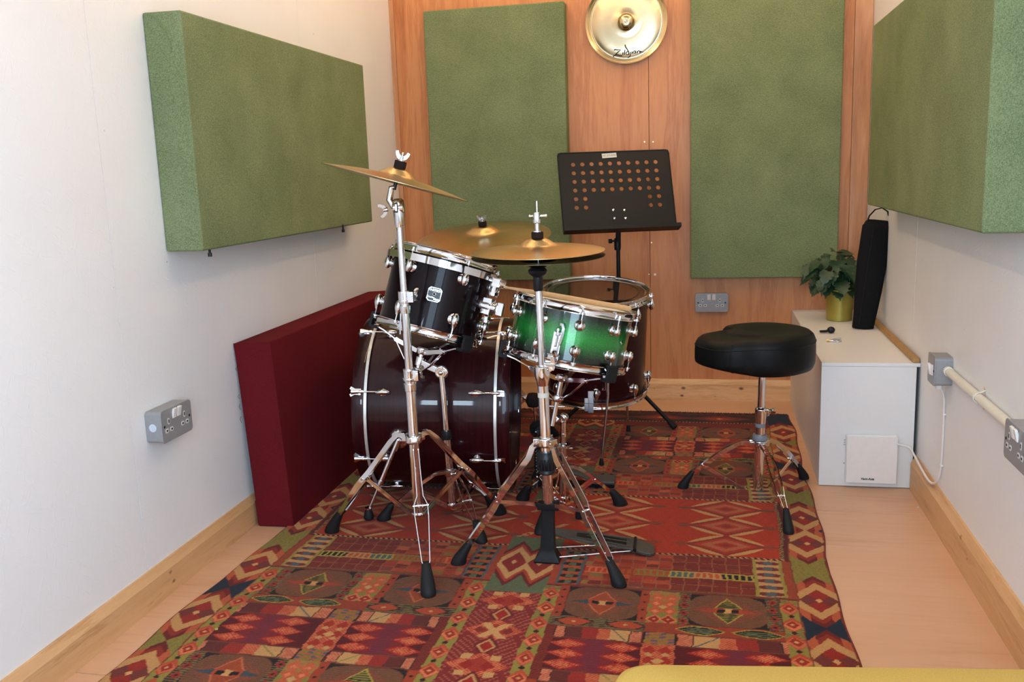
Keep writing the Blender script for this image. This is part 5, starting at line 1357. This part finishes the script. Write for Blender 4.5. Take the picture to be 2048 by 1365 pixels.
def ride():
    n = Vector((-.02, -.19, 1)).normalized(); c = Vector((-.832, 3.40, .838)); R_ = .254
    cy_ = thing('ride_cymbal', 'large bronze ride cymbal behind the rack tom, lying nearly flat', 'cymbal', frame(c, n, (1, 0, 0)))
    pf = cym_profile(R_, .062, .020, .026); pf2 = pf+[(r, z-.0013) for r, z in pf[::-1]]
    part('cymbal_disc', MB().lathe(pf2+[pf2[0]], 128, caps=False), 'bronze', cy_, local=True, origin=(0, 0, 0))
    bx_, by_ = c.x, c.y+.005
    t = thing('cymbal_stand', 'chrome cymbal stand hidden behind the bass drum under the ride cymbal', 'stand', (bx_, by_, 0))
    felt_stack(t, c+n*.0465, n, True, rod=.034)
    tubepart(t, 'tilter_post', c-n*.05, c+n*.045, .0050)
    tubepart(t, 'upper_tube', (bx_, by_, .45), c-n*.04, .0090)
    tubepart(t, 'lower_tube', (bx_, by_, .10), (bx_, by_, .47), .0130)
    part('height_clamp', clamp(MB(), (bx_, by_, .47), (0, 0, 1)), 'chrome', t)
    part('tilter', MB().lathe([(.010, -.02), (.014, -.01), (.014, .012), (.009, .02)], 20, c-n*.055, (0, 0, 1)), 'chrome', t)
    feet = [(bx_-.26, by_+.16), (bx_+.0, by_+.33), (bx_+.21, by_+.21)]
    path = [(0, 0, .62), (.20, .09, .66), (.52, .45, .80), (.58, .52, 1.6), (.95, .95, .9), (1.0, 1.0, .2)]
    tripod(t, (bx_, by_), .32, feet, path, None, .11, 3, h=.013, th=.0018, gap=.0105, foot_h=.07, fr=.020, r_hub=.024, brace_gap=.005)
    part('leg_collar', MB().lathe([(.020, -.012), (.024, -.008), (.024, .008), (.020, .012)], 28, (bx_, by_, .32)), 'chrome', t)
    part('leg_collar', MB().lathe([(.018, -.010), (.020, .010)], 28, (bx_, by_, .11)), 'chrome', t)
ride()

def hihat():
    n = Vector((.0055, -.034, 1)).normalized(); c = Vector((-.446, 2.419, .8690)); R_ = .178
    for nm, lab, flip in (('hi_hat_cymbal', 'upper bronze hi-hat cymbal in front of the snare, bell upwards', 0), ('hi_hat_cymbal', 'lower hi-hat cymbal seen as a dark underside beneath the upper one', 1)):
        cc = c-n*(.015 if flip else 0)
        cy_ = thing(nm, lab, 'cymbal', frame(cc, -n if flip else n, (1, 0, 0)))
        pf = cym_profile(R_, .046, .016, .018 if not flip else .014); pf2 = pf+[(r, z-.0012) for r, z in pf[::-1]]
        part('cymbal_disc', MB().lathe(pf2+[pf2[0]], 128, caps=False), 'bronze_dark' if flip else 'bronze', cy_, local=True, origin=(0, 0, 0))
    base = W(1097, 1012, 2.405); top = W(1076, 560, 2.415)
    t = thing('hi_hat_stand', 'chrome hi-hat stand at the front centre with a black pedal casting', 'stand', (base.x, 2.40, RZ))
    ax = (top-base).normalized(); L = (top-base).length
    def at_(py): return base+ax*(L*(1012-py)/(1012-560))
    tubepart(t, 'upper_tube', at_(760), top, .0098)
    tubepart(t, 'lower_tube', base, at_(735), .0150)
    p = at_(745)
    mb = MB().lathe([(.014, -.035), (.018, -.018), (.022, .0), (.022, .022), (.0165, .025)], 28, p, ax)
    mb.box(p+Vector((.020, 0, .022)), (.026, .018, .020))
    mb.box(p+Vector((.030, .0, .040)), (.012, .016, .026))
    part('height_clamp', mb, 'chrome', t, bev=.0015)
    part('clamp_bolt', MB().cyl(p+Vector((.024, -.014, .016)), p+Vector((.024, .014, .016)), .0050, n=12), 'chrome', t)
    part('clamp_wing', wing(p+Vector((.036, .0, .050)), (0, -.3, 1), 1.0), 'chrome', t)
    part('size_label', MB().lathe([(.0155, 0), (.0155, .013)], 28, at_(790), ax), 'label_tape', t)
    # seat cup
    part('seat_cup', MB().lathe([(.011, -.030), (.013, -.026), (.013, .008), (.019, .013), (.024, .018), (.026, .026), (.021, .031), (.012, .033)], 28, top, n), 'black_plastic', t)
    tip = W(1073.5, 402, 2.425); rb = c+n*.0
    tubepart(t, 'pull_rod', rb-n*.09, tip, .0030, 'chrome_dull', 12)
    q = c+n*.034
    part('clutch_felt', MB().lathe([(.0155, 0), (.0160, .002), (.0160, .014), (.015, .016)], 28, q, n), 'black_felt', t)
    part('clutch', MB().lathe([(.011, .016), (.011, .020), (.006, .021), (.006, .038), (.0100, .040), (.0105, .044), (.0105, .064), (.0085, .068)], 24, q, n), 'chrome', t)
    part('clutch_wing', MB().cyl(q+n*.058-Vector((.019, 0, 0)), q+n*.058+Vector((.024, 0, 0)), .0032, n=10).sphere(q+n*.058+Vector((.024, 0, 0)), .0045).sphere(q+n*.058-Vector((.019, 0, 0)), .004), 'chrome', t)
    # leg hub and black nut
    zc = at_(880)
    mb = MB().lathe([(.020, -.014), (.023, -.010), (.023, .010), (.019, .013)], 28, zc, ax)
    feet = [tuple(G(917, 1128, RZ).xy), tuple(G(1238, 1172, RZ).xy)]
    f3 = tuple(G(1158, 1037, RZ).xy)
    for fx, fy in feet+[f3]:
        d = (Vector((fx, fy, 0))-Vector((zc.x, zc.y, 0))).normalized(); mb.box(zc+d*.024, (.022, .022, .022), Matrix.Rotation(math.atan2(d.y, d.x), 3, 'Z'))
    part('leg_collar', mb, 'chrome', t, bev=.002)
    mb = MB().lathe([(.020, -.010), (.024, -.006), (.022, .002), (.025, .006), (.026, .040), (.0235, .044), (.0235, .050), (.0225, .054)], 28, at_(938), ax)
    part('tension_nut', mb, 'black_plastic', t)
    for i in range(14):
        a_ = 2*math.pi*i/14; 
    ribs = MB()
    for i in range(16):
        a_ = 2*math.pi*i/16; d = Vector((math.cos(a_), math.sin(a_), 0)); ribs.cyl(at_(934)+d*.0255, at_(912)+d*.0258, .0020, n=6)
    part('grip_ribs', ribs, 'black_plastic', t)
    # legs
    kb = base+Vector((0, 0, .004))
    path = [(0, 0, .9), (.06, .04, .9), (.12, .14, 1.25), (.52, .50, 1.25), (.57, .57, .95), (.62, .63, 1.2), (.96, .96, 1.0), (1, 1, .15)]
    tripod(t, (zc.x, zc.y), zc.z, feet, path, None, kb.z, 4, h=.016, th=.0020, gap=.0105, foot_h=.066, fr=.019, r_hub=.026, single_brace=True)
    fz = Vector((f3[0], f3[1], RZ)); s0 = zc+(Vector((f3[0], f3[1], 0))-Vector((zc.x, zc.y, 0))).normalized()*.026
    part('leg', MB().strap([s0, s0.lerp(fz, .5)+Vector((0, 0, .02)), fz+Vector((-.004, -.01, .050))], (1, 0, 0), .012, .006), 'chrome', t)
    boot(t, f3, (0, -1), .050, .0115, k=.2)
    # hinge block and black base casting
    part('hinge_block', MB().box(kb+Vector((0, 0, -.004)), (.060, .030, .020)).cyl(kb+Vector((-.028, -.016, .002)), kb+Vector((-.028, -.012, .002)), .007, n=14), 'black_metal', t, bev=.004)
    ft = G(1100, 1122, RZ); b0 = Vector((ft.x-.006, ft.y, RZ))
    vs = []; fs = []
    rings = [(0, .036, .024, 0), (.012, .036, .024, 0), (.030, .026, .020, 0), (.045, .020, .016, .002), (.12, .017, .013, .004), (kb.z-.018, .017, .012, .006), (kb.z-.008, .022, .014, .006)]
    for z, hx, hy, dx in rings:
        z = max(z, RZ) if z == 0 else z
        cc = b0+(kb-b0)*0; tt = z/kb.z
        ox = b0.x+(kb.x-b0.x)*tt; oy = b0.y+(kb.y-b0.y)*tt
        vs += [(ox-hx, oy-hy, z), (ox+hx, oy-hy, z), (ox+hx, oy+hy, z), (ox-hx, oy+hy, z)]
    for k in range(len(rings)-1):
        for i in range(4): fs.append((k*4+i, k*4+(i+1) % 4, (k+1)*4+(i+1) % 4, (k+1)*4+i))
    fs.append((3, 2, 1, 0)); k = (len(rings)-1)*4; fs.append((k, k+1, k+2, k+3))
    part('base_casting', MB().add(vs, fs), 'black_metal', t, bev=.003)
    # radius rods to the heel
    heel = G(1272, 1103, RZ+.006)
    r1 = MB().tube([b0+Vector((.030, .004, .010)), heel+Vector((0, -.004, .004))], .0022, 8)
    part('radius_rod', r1, 'chrome', t)
    part('radius_rod', MB().tube([b0+Vector((.022, .014, .034)), b0.lerp(heel, .62)+Vector((.01, .034, .016))], .0022, 8), 'chrome', t)
    # footboard: long bowed plate from the column to the heel plate
    A = G(1105, 1062, RZ+.050); B = G(1270, 1088, RZ+.018); Cc = G(1302, 1098, RZ+.010)
    dirv = (B-A); dirv.z = 0; dirv.normalize(); lt = Vector((-dirv.y, dirv.x, 0))
    def slab(pts, zth):
        vs = []; n_ = len(pts)
        for s_ in (1, -1):
            for (p_, hw_) in pts: vs += [p_+lt*hw_*s_, p_+lt*hw_*s_-Vector((0, 0, zth))]
        fs = []
        for i in range(n_-1):
            a0, a1 = 2*i, 2*i+2; b0_, b1_ = 2*n_+2*i, 2*n_+2*i+2
            fs += [(a0, a1, b1_, b0_), (a0+1, b0_+1, b1_+1, a1+1), (a0, a0+1, a1+1, a1), (b0_, b1_, b1_+1, b0_+1)]
        fs += [(0, 2*n_, 2*n_+1, 1), (2*n_-2, 2*n_-1, 4*n_-1, 4*n_-2)]
        return MB().add(vs, fs)
    Q = [(A, .020), (A.lerp(B, .12), .027), (A.lerp(B, .3), .033), (A.lerp(B, .55), .038), (A.lerp(B, .8), .040), (B, .041)]
    part('footboard', slab(Q, .006), 'pedal_metal', t, bev=.001)
    part('footboard_pattern', slab([(A.lerp(B, .3)+Vector((0, 0, .0012)), .012), (A.lerp(B, .5)+Vector((0, 0, .0012)), .018), (A.lerp(B, .9)+Vector((0, 0, .0012)), .020)], .001), 'black_metal', t)
    for s_ in (-.022, 0, .022):
        part('footboard_rib', MB().tube([A.lerp(B, .42)+lt*s_+Vector((0, 0, .0020)), A.lerp(B, .95)+lt*s_*1.25+Vector((0, 0, .0020))], .0011, 6), 'pedal_metal', t)
    part('heel_plate', slab([(B+Vector((0, 0, -.001))+dirv*.004, .041), (B.lerp(Cc, .5)+Vector((0, 0, -.001)), .041), (Cc, .036), (Cc+dirv*.010-Vector((0, 0, .001)), .026)], .009), 'pedal_metal', t, bev=.002)
    part('heel_hinge', MB().cyl(B-lt*.044-Vector((0, 0, .001)), B+lt*.044-Vector((0, 0, .001)), .0050, n=12), 'black_metal', t)
    part('pull_strap', MB().strap([A+Vector((0, 0, .0)), Vector((b0.x+.004, b0.y+.014, .10)), Vector((kb.x, kb.y+.014, kb.z-.01))], lt, .014, .003), 'black_plastic', t)
    return t
hihat()

# ------------------------------------------------------------------ bass drum pedal
def pedal():
    heel = G(1228, 975, RZ); toe = W(1075, 948, 2.99); toe.z = 0
    toe = Vector((-.575, 3.03, 0)); heel = Vector((heel.x, heel.y+.015, 0))
    d = (heel-toe); Lp = d.length; d.normalize(); lt = Vector((-d.y, d.x, 0))
    t = thing('bass_pedal', 'black bass drum pedal with its footboard pointing right', 'pedal', (toe.x, toe.y, RZ))
    R3 = Matrix((d, lt, Vector((0, 0, 1)))).transposed()
    part('base_plate', MB().box(toe+d*Lp*.5+Vector((0, 0, RZ+.004)), (Lp, .055, .006), R3), 'black_metal', t, bev=.001)
    up = .105
    mb = MB()
    p0 = toe+d*.035+Vector((0, 0, up)); p1 = heel-d*.070+Vector((0, 0, RZ+.026))
    mb.strap([p0, p0.lerp(p1, .5)-Vector((0, 0, .008)), p1], lt, .072, .008)
    part('footboard', mb, 'pedal_metal', t, bev=.002)
    part('heel_plate', MB().box(heel-d*.035+Vector((0, 0, RZ+.021)), (.078, .076, .012), R3), 'pedal_metal', t, bev=.004)
    part('heel_block', MB().box(heel-d*.032+Vector((0, 0, RZ+.009)), (.068, .060, .014), R3), 'black_metal', t, bev=.002)
    part('heel_window', MB().box(p1-d*.012+Vector((0, 0, .0050)), (.020, .024, .0015), R3), 'black_metal', t)
    for s_ in (-1, 1):
        b_ = toe+lt*s_*.045
        part('side_post', MB().strap([b_+Vector((0, 0, RZ+.004)), b_+Vector((0, 0, .10)), b_+d*.006+Vector((0, 0, .215))], lt, .012, .020), 'black_metal', t, bev=.002)
        part('spring_knob', MB().cyl(b_+lt*s_*.006+Vector((0, 0, .20)), b_+lt*s_*.022+Vector((0, 0, .20)), .010, n=16), 'chrome', t)
    sh = toe+Vector((0, 0, .205))
    part('axle', MB().cyl(sh-lt*.060, sh+lt*.060, .0055, n=14), 'chrome', t)
    part('cam', MB().cyl(sh-lt*.010, sh+lt*.010, .030, n=28), 'black_metal', t)
    part('drive_chain', MB().strap([sh+d*.030, sh+d*.034-Vector((0, 0, .05)), p0+Vector((0, 0, .004))], lt, .012, .004), 'chrome_dull', t)
    bh = sh-d*.012+Vector((0, -.02, .105))
    part('beater_shaft', MB().cyl(sh-Vector((0, 0, .02))-d*.006, bh, .0030, n=10), 'chrome', t)
    part('beater', MB().lathe([(.012, -.022), (.024, -.016), (.026, 0), (.024, .016), (.012, .022)], 24, bh, d), 'black_felt', t)
    part('hoop_clamp', MB().box(toe-d*.012+Vector((0, 0, .030)), (.030, .040, .026), R3), 'black_metal', t, bev=.003)
    for s_ in (-1, 1):
        part('spring', MB().tube([toe+lt*s_*.058+Vector((.004*math.cos(k*1.3), .004*math.sin(k*1.3), .06+.0022*k)) for k in range(56)], .0010, 5), 'chrome_dull', t)
    part('outrigger', MB().strap([toe-lt*.04+Vector((0, 0, .020)), toe-lt*.075+Vector((0, 0, .030)), toe-lt*.082+Vector((0, 0, RZ+.010))], d, .010, .008), 'chrome', t)
    # memory clamp and drum-key holder
    q = W(1050, 868, 2.93)
    return t
pedal()
def mic_like():
    """cable lead hanging by the pedal"""
    pass

# ------------------------------------------------------------------ drum stool
def throne():
    C = W(1521, 985, 3.045); cx, cy = C.x, 3.045
    base = Vector((W(1515, 1000, cy).x, cy, W(1517, 1004, cy).z)); top = W(1524, 765, cy)
    t = thing('drum_stool', 'black padded drum stool on chrome tripod legs in front of the ledge', 'stool', (cx, cy, RZ))
    ax = (top-base).normalized(); L = (top-base).length
    def at_(py): return base+ax*(L*(1004-py)/(1004-765))
    tubepart(t, 'lower_tube', base, at_(820), .0155)
    tubepart(t, 'seat_post', at_(835), top+ax*.05, .0118)
    mb = MB().lathe([(.017, -.030), (.0175, -.012), (.0195, .004), (.0195, .018), (.0150, .024)], 28, at_(828), ax)
    mb.box(at_(824)+Vector((.020, 0, 0)), (.012, .016, .022))
    part('height_clamp', mb, 'chrome', t, bev=.0015)
    part('clamp_wing', wing(at_(822)+Vector((.024, 0, .0)), (1, -.1, .1), 1.0, up=(0, 1, .2)), 'chrome', t)
    part('memory_ring', MB().lathe([(.0165, -.008), (.0165, .008)], 28, at_(848), ax), 'grey_ring', t)
    part('memory_ring', MB().lathe([(.023, -.009), (.024, -.006), (.024, .005), (.022, .009)], 28, at_(873), ax), 'grey_ring', t)
    hubp = at_(885); zh = hubp.z
    feet = [tuple(G(1366, 976, RZ).xy), tuple(G(1577, 1066, RZ).xy), tuple(G(1608, 958, RZ).xy)]
    feet[2] = (min(feet[2][0], .335), feet[2][1])
    path = [(0, 0, .75), (.12, -.02, .75), (.22, .02, .75), (.45, .24, 1.35), (.72, .60, 1.25), (.80, .72, .85), (.86, .80, .7), (1.0, 1.0, .5)]
    tripod(t, (hubp.x, hubp.y), zh, feet, path, None, base.z+.024, 5, h=.013, th=.0018, gap=.010, foot_h=.062, fr=.016, r_hub=.024, single_brace=True)
    mb = MB().lathe([(.017, -.014), (.021, -.010), (.021, .008), (.017, .010)], 28, hubp, ax)
    for fx, fy in feet:
        d = (Vector((fx, fy, 0))-Vector((hubp.x, hubp.y, 0))).normalized(); mb.box(hubp+d*.022-Vector((0, 0, .004)), (.020, .020, .020), Matrix.Rotation(math.atan2(d.y, d.x), 3, 'Z'))
    part('leg_collar', mb, 'chrome', t, bev=.002)
    part('leg_collar', MB().lathe([(.0185, -.008), (.020, -.005), (.020, .010), (.0175, .014)], 28, base+ax*.022, ax), 'chrome', t)
    part('tube_cap', MB().lathe([(.012, -.006), (.0158, -.002), (.0158, .004)], 24, base, ax), 'chrome', t)
    part('wing_nut', wing(base+ax*.024+Vector((-.016, -.006, .0)), (-1, -.4, 0), .8), 'chrome', t)
    # cushion: round with a rounded nose towards the left
    sc_ = Vector((top.x+.006, cy+.01, 0)); z0, z1 = .424, .552
    n = 96
    def out(th, k):
        r = .166
        x = .160*math.cos(th); y = .188*math.sin(th)
        dth = (th-math.radians(204)+math.pi) % (2*math.pi)-math.pi
        lobe = .068*math.exp(-(dth/(.85 if dth > 0 else .42))**6)*(1 if dth < 0 else math.exp(-(dth/.9)**2))
        neck = -.046*math.exp(-((dth+.64)/.20)**2)
        rr = math.hypot(x, y); s = (rr+lobe+neck)/rr
        return x*s*k, y*s*k, lobe/.070
    rings = [(.30, 0, 0), (.86, 0, 0), (.95, .006, 0), (.992, .022, 0), (1.0, .045, 0), (1.0, .070, 0), (.995, .088, .0), (.985, .100, .3), (.955, .111, .8), (.90, .119, 1), (.80, .1225, 1.1), (.66, .122, 1.1), (.5, .117, .9), (.35, .112, .5), (.2, .109, .2), (.08, .108, 0)]
    vs = []; fs = []
    for k, z, lo in rings:
        for i in range(n):
            th = 2*math.pi*i/n; x, y, lb = out(th, k)
            dz = -.016*lb*min(1, k*1.1)*(z/.12) - .012*lb*(1-z/.12)*-1.0*0
            zz = z0+z+(-.007*lb if z > .03 else .026*lb*(1-z/.03)) + (.006*math.sin(th)*0)
            vs.append((sc_.x+x, sc_.y+y, zz))
    for k in range(len(rings)-1):
        for i in range(n): fs.append((k*n+i, k*n+(i+1) % n, (k+1)*n+(i+1) % n, (k+1)*n+i))
    fs.append(tuple(range(n))[::-1]); fs.append(tuple((len(rings)-1)*n+i for i in range(n)))
    cu = part('cushion', MB().add(vs, fs), 'leather', t, ang=70)
    # piping along the top seam and the side seam
    pts = [];
    for i in range(n):
        th = 2*math.pi*i/n; x, y, lb = out(th, .996); pts.append((sc_.x+x, sc_.y+y, z0+.092-.007*lb))
    part('seam', MB().tube(pts, .0017, 6, True), 'leather', t)
    th = math.radians(236); pts = []
    for k, z, lo in rings[1:9]:
        x, y, lb = out(th, k+.004); pts.append((sc_.x+x, sc_.y+y, z0+z+(-.007*lb if z > .03 else .026*lb*(1-z/.03))))
    part('seam', MB().tube(pts, .0016, 6), 'leather', t)
    part('seat_plate', MB().lathe([(.06, 0), (.06, .008)], 24, (top.x, cy, z0-.008)).lathe([(.022, -.02), (.026, .0)], 24, (top.x, cy, z0-.006)), 'black_metal', t)
throne()

# ------------------------------------------------------------------ music stand
def music_stand():
    psi, tau = .30, math.radians(22)
    e1 = Vector((math.cos(psi), math.sin(psi), 0)); bk = Vector((-math.sin(psi), math.cos(psi), 0)); e2 = Vector((0, 0, 1))*math.cos(tau)+bk*math.sin(tau)
    # small roll of the desk
    nn = e1.cross(e2)
    O = W(1241, 462, 3.80)                       # middle of the lower edge
    M4 = Matrix.Identity(4)
    for k in range(3): M4[k][0] = e1[k]; M4[k][1] = e2[k]; M4[k][2] = nn[k]; M4[k][3] = O[k]
    pb = Vector((W(1237, 548, 3.87).x, 3.87, 0))
    t = thing('music_stand', 'black music stand with a perforated desk in front of the wooden wall', 'music stand', (pb.x, pb.y, 0))
    Wd, Hd = .466, .345; nx, rows = 10, 6
    dx = .0355*Wd/.43; x0 = -dx*4.5+.0015; dy = .0375; ytop = Hd-.052; rad = .0088
    vs = []; fs = []; idx = {}
    def V_(x, y):
        k = (round(x, 5), round(y, 5))
        if k not in idx: idx[k] = len(vs); vs.append((x, y, 0))
        return idx[k]
    xs = [-Wd/2]+[x0+dx*(i-.5) for i in range(nx+1)]+[Wd/2]; ys = [0]+[ytop-dy*(rows-.5)+dy*j for j in range(rows+1)]+[Hd]
    for i in range(len(xs)-1):
        for j in range(len(ys)-1):
            a_, b_ = xs[i], xs[i+1]; c_, d_ = ys[j], ys[j+1]
            hole = 1 <= i <= nx and 1 <= j <= rows and not (j <= 2 and 3 <= i <= 8)
            if not hole: fs.append((V_(a_, c_), V_(b_, c_), V_(b_, d_), V_(a_, d_))); continue
            cx_, cy_ = (a_+b_)/2, (c_+d_)/2; ring = [V_(cx_+rad*math.cos(math.pi*2*k/16), cy_+rad*math.sin(math.pi*2*k/16)) for k in range(16)]
            cor = {2: V_(b_, d_), 6: V_(a_, d_), 10: V_(a_, c_), 14: V_(b_, c_)}; ks = [2, 6, 10, 14]
            for q in range(4):
                k0 = ks[q]; k1 = ks[(q+1) % 4]; c0, c1 = cor[k0], cor[k1]
                seq = [ring[(k0+s) % 16] for s in range(5)]
                fs.append((c0, c1, seq[4], seq[3], seq[2], seq[1], seq[0]))
    mb = MB().add([M4 @ Vector(v) for v in vs], fs)
    dk = part('desk', mb, 'black_metal', t, recalc=True, smooth=False)
    sm = dk.modifiers.new('thickness', 'SOLIDIFY'); sm.thickness = .0018; sm.offset = 0
    # rolled rim and ledge
    def L(x, y, z): return M4 @ Vector((x, y, z))
    rim = [L(-Wd/2, 0, 0), L(-Wd/2, Hd-.012, 0), L(-Wd/2+.004, Hd-.003, 0), L(-Wd/2+.012, Hd, 0), L(Wd/2-.012, Hd, 0), L(Wd/2-.004, Hd-.003, 0), L(Wd/2, Hd-.012, 0), L(Wd/2, 0, 0)]
    part('rim', MB().tube(rim, .0032, 8), 'black_metal', t)
    R3 = M4.to_3x3()
    part('ledge', MB().box(L(.003, -.004, .022), (Wd+.012, .004, .050), R3).box(L(.003, .002, .047), (Wd+.012, .016, .003), R3), 'black_metal', t, bev=.001)
    for x, y in ((-.022, .090), (.024, .088), (-.020, .055), (.026, .053)):
        part('rivet', MB().lathe([(.0050, 0), (.0045, .0018), (.002, .003), (.0003, .0032)], 14, L(x, y, .001), nn), 'chrome', t)
    part('label_tape', MB().box(L(-.018, Hd-.018, .0035), (.061, .020, .0008), R3 @ Matrix.Rotation(.05, 3, 'Z')), 'label_tape', t)
    text('tape_writing', 'MT-STUDIO', .0105, t.matrix_world.inverted() @ M4 @ Matrix.Translation((-.018, Hd-.018, .0041)) @ Matrix.Rotation(.05, 4, 'Z'), 'ink_grey', t, ext=.0002)
    # bracket behind and pole
    part('desk_bracket', MB().box(L(.002, .072, -.010), (.085, .060, .014), R3), 'black_metal', t, bev=.002)
    top = L(.002, .060, -.030)
    tubepart(t, 'upper_tube', (pb.x, pb.y, .42), Vector((pb.x, pb.y, W(1235, 490, 3.87).z)), .0085, 'black_metal')
    part('tilt_joint', MB().tube([Vector((pb.x, pb.y, W(1235, 492, 3.87).z)), top], .011, 12), 'black_metal', t)
    p = W(1230, 482, 3.86)
    part('tilt_collar', MB().lathe([(.0125, -.03), (.014, -.02), (.014, .015), (.011, .02)], 20, W(1235, 486, 3.87)), 'black_metal', t)
    part('tilt_knob', MB().cyl(p+Vector((-.012, -.01, 0)), p+Vector((-.024, -.014, 0)), .0095, n=16).cyl(p, p+Vector((-.016, -.011, 0)), .004, n=8), 'black_plastic', t)
    tubepart(t, 'lower_tube', (pb.x, pb.y, .07), (pb.x, pb.y, .43), .0125, 'black_metal')
    part('height_clamp', clamp(MB(), (pb.x, pb.y, .435), (0, 0, 1), .0165, .035), 'black_plastic', t)
    zj = .215
    part('leg_collar', MB().lathe([(.017, -.014), (.019, -.010), (.019, .010), (.016, .014)], 24, (pb.x, pb.y, zj)), 'black_plastic', t)
    part('leg_collar', MB().lathe([(.015, -.010), (.017, .010)], 24, (pb.x, pb.y, .10)), 'black_plastic', t)
    for fx, fy in (tuple(G(1349, 860, RZ).xy), (pb.x-.24, pb.y-.06), (pb.x+.0, pb.y+.26)):
        F_ = Vector((fx, fy, RZ+.012)); s = Vector((pb.x, pb.y, zj)); d = (F_-s); d.z = 0; d.normalize(); s = s+d*.018
        part('leg', MB().tube([s, F_], .0085, 12), 'black_metal', t)
        part('rubber_foot', MB().lathe([(.009, 0), (.0125, .003), (.0125, .030), (.010, .038)], 14, F_-(s-F_).normalized()*.006, s-F_), 'rubber', t)
        m_ = s.lerp(F_, .40); part('brace', MB().strap([Vector((pb.x, pb.y, .10))+d*.014, m_], d.cross(Vector((0, 0, 1))), .002, .012), 'black_metal', t)
music_stand()

# ------------------------------------------------------------------ mustard seat in the foreground
def bench():
    t = thing('ottoman', 'mustard upholstered seat at the very bottom right edge', 'seat', (.30, .90, 0))
    A_ = G(1222, 1322, .40); B_ = G(2048, 1332, .40); ang = math.atan2(B_.y-A_.y, B_.x-A_.x)
    F4 = Matrix.Translation((A_.x, A_.y, 0)) @ Matrix.Rotation(ang, 4, 'Z')
    x0, x1, y0, y1 = 0, .74, -.40, 0
    pts = roundrect(x1-x0, y1-y0, .045, 8); cx, cy = (x0+x1)/2, (y0+y1)/2
    vs = []; fs = []; n = len(pts)
    rings = [(.985, .13), (1, .14), (1, .36), (.994, .385), (.980, .396), (.95, .400), (.5, .401), (.02, .402)]
    for k, z in rings:
        for x, y in pts: vs.append(F4 @ Vector((cx+x*k, cy+y*k, z)))
    for k in range(len(rings)-1):
        for i in range(n): fs.append((k*n+i, k*n+(i+1) % n, (k+1)*n+(i+1) % n, (k+1)*n+i))
    fs.append(tuple(range(n))[::-1]); fs.append(tuple((len(rings)-1)*n+i for i in range(n)))
    part('cushion', MB().add(vs, fs), 'mustard', t, ang=60)
    for x in (x0+.06, x1-.06):
        for y in (y0+.06, y1-.06): part('leg', MB().cyl((x, y, .0), (x, y, .135), .014, .02, n=16).xf(F4), 'leg_wood', t)
bench()

# ------------------------------------------------------------------ crumbs on the floor and rug
for i, (px, py, z, lab, mt, sz) in enumerate(((1836, 1016, 0, 'tiny white crumb on the bare floor near the ledge', 'crumb', .006), (433, 1260, RZ, 'tiny yellow scrap on the left side of the rug', 'mustard', .007))):
    q = G(px, py, z+.001)
    tag(part('crumb', MB().box((q.x, q.y, z+sz*.3), (sz, sz*.6, sz*.5), Matrix.Rotation(.6, 3, 'Z')), mt, bev=.0006), lab, 'crumb')
for o in COL.objects:
    if o.parent is None and 'label' in o:
        for key, g in (('acoustic_panel', 'fabric acoustic panels in the room'), ('wall_socket', 'grey double wall sockets'), ('cymbal_stand', 'chrome cymbal stands'), ('crumb', 'tiny crumbs on the floor')):
            if o.name.split('.')[0] == key: o['group'] = g
bpy.context.view_layer.update()
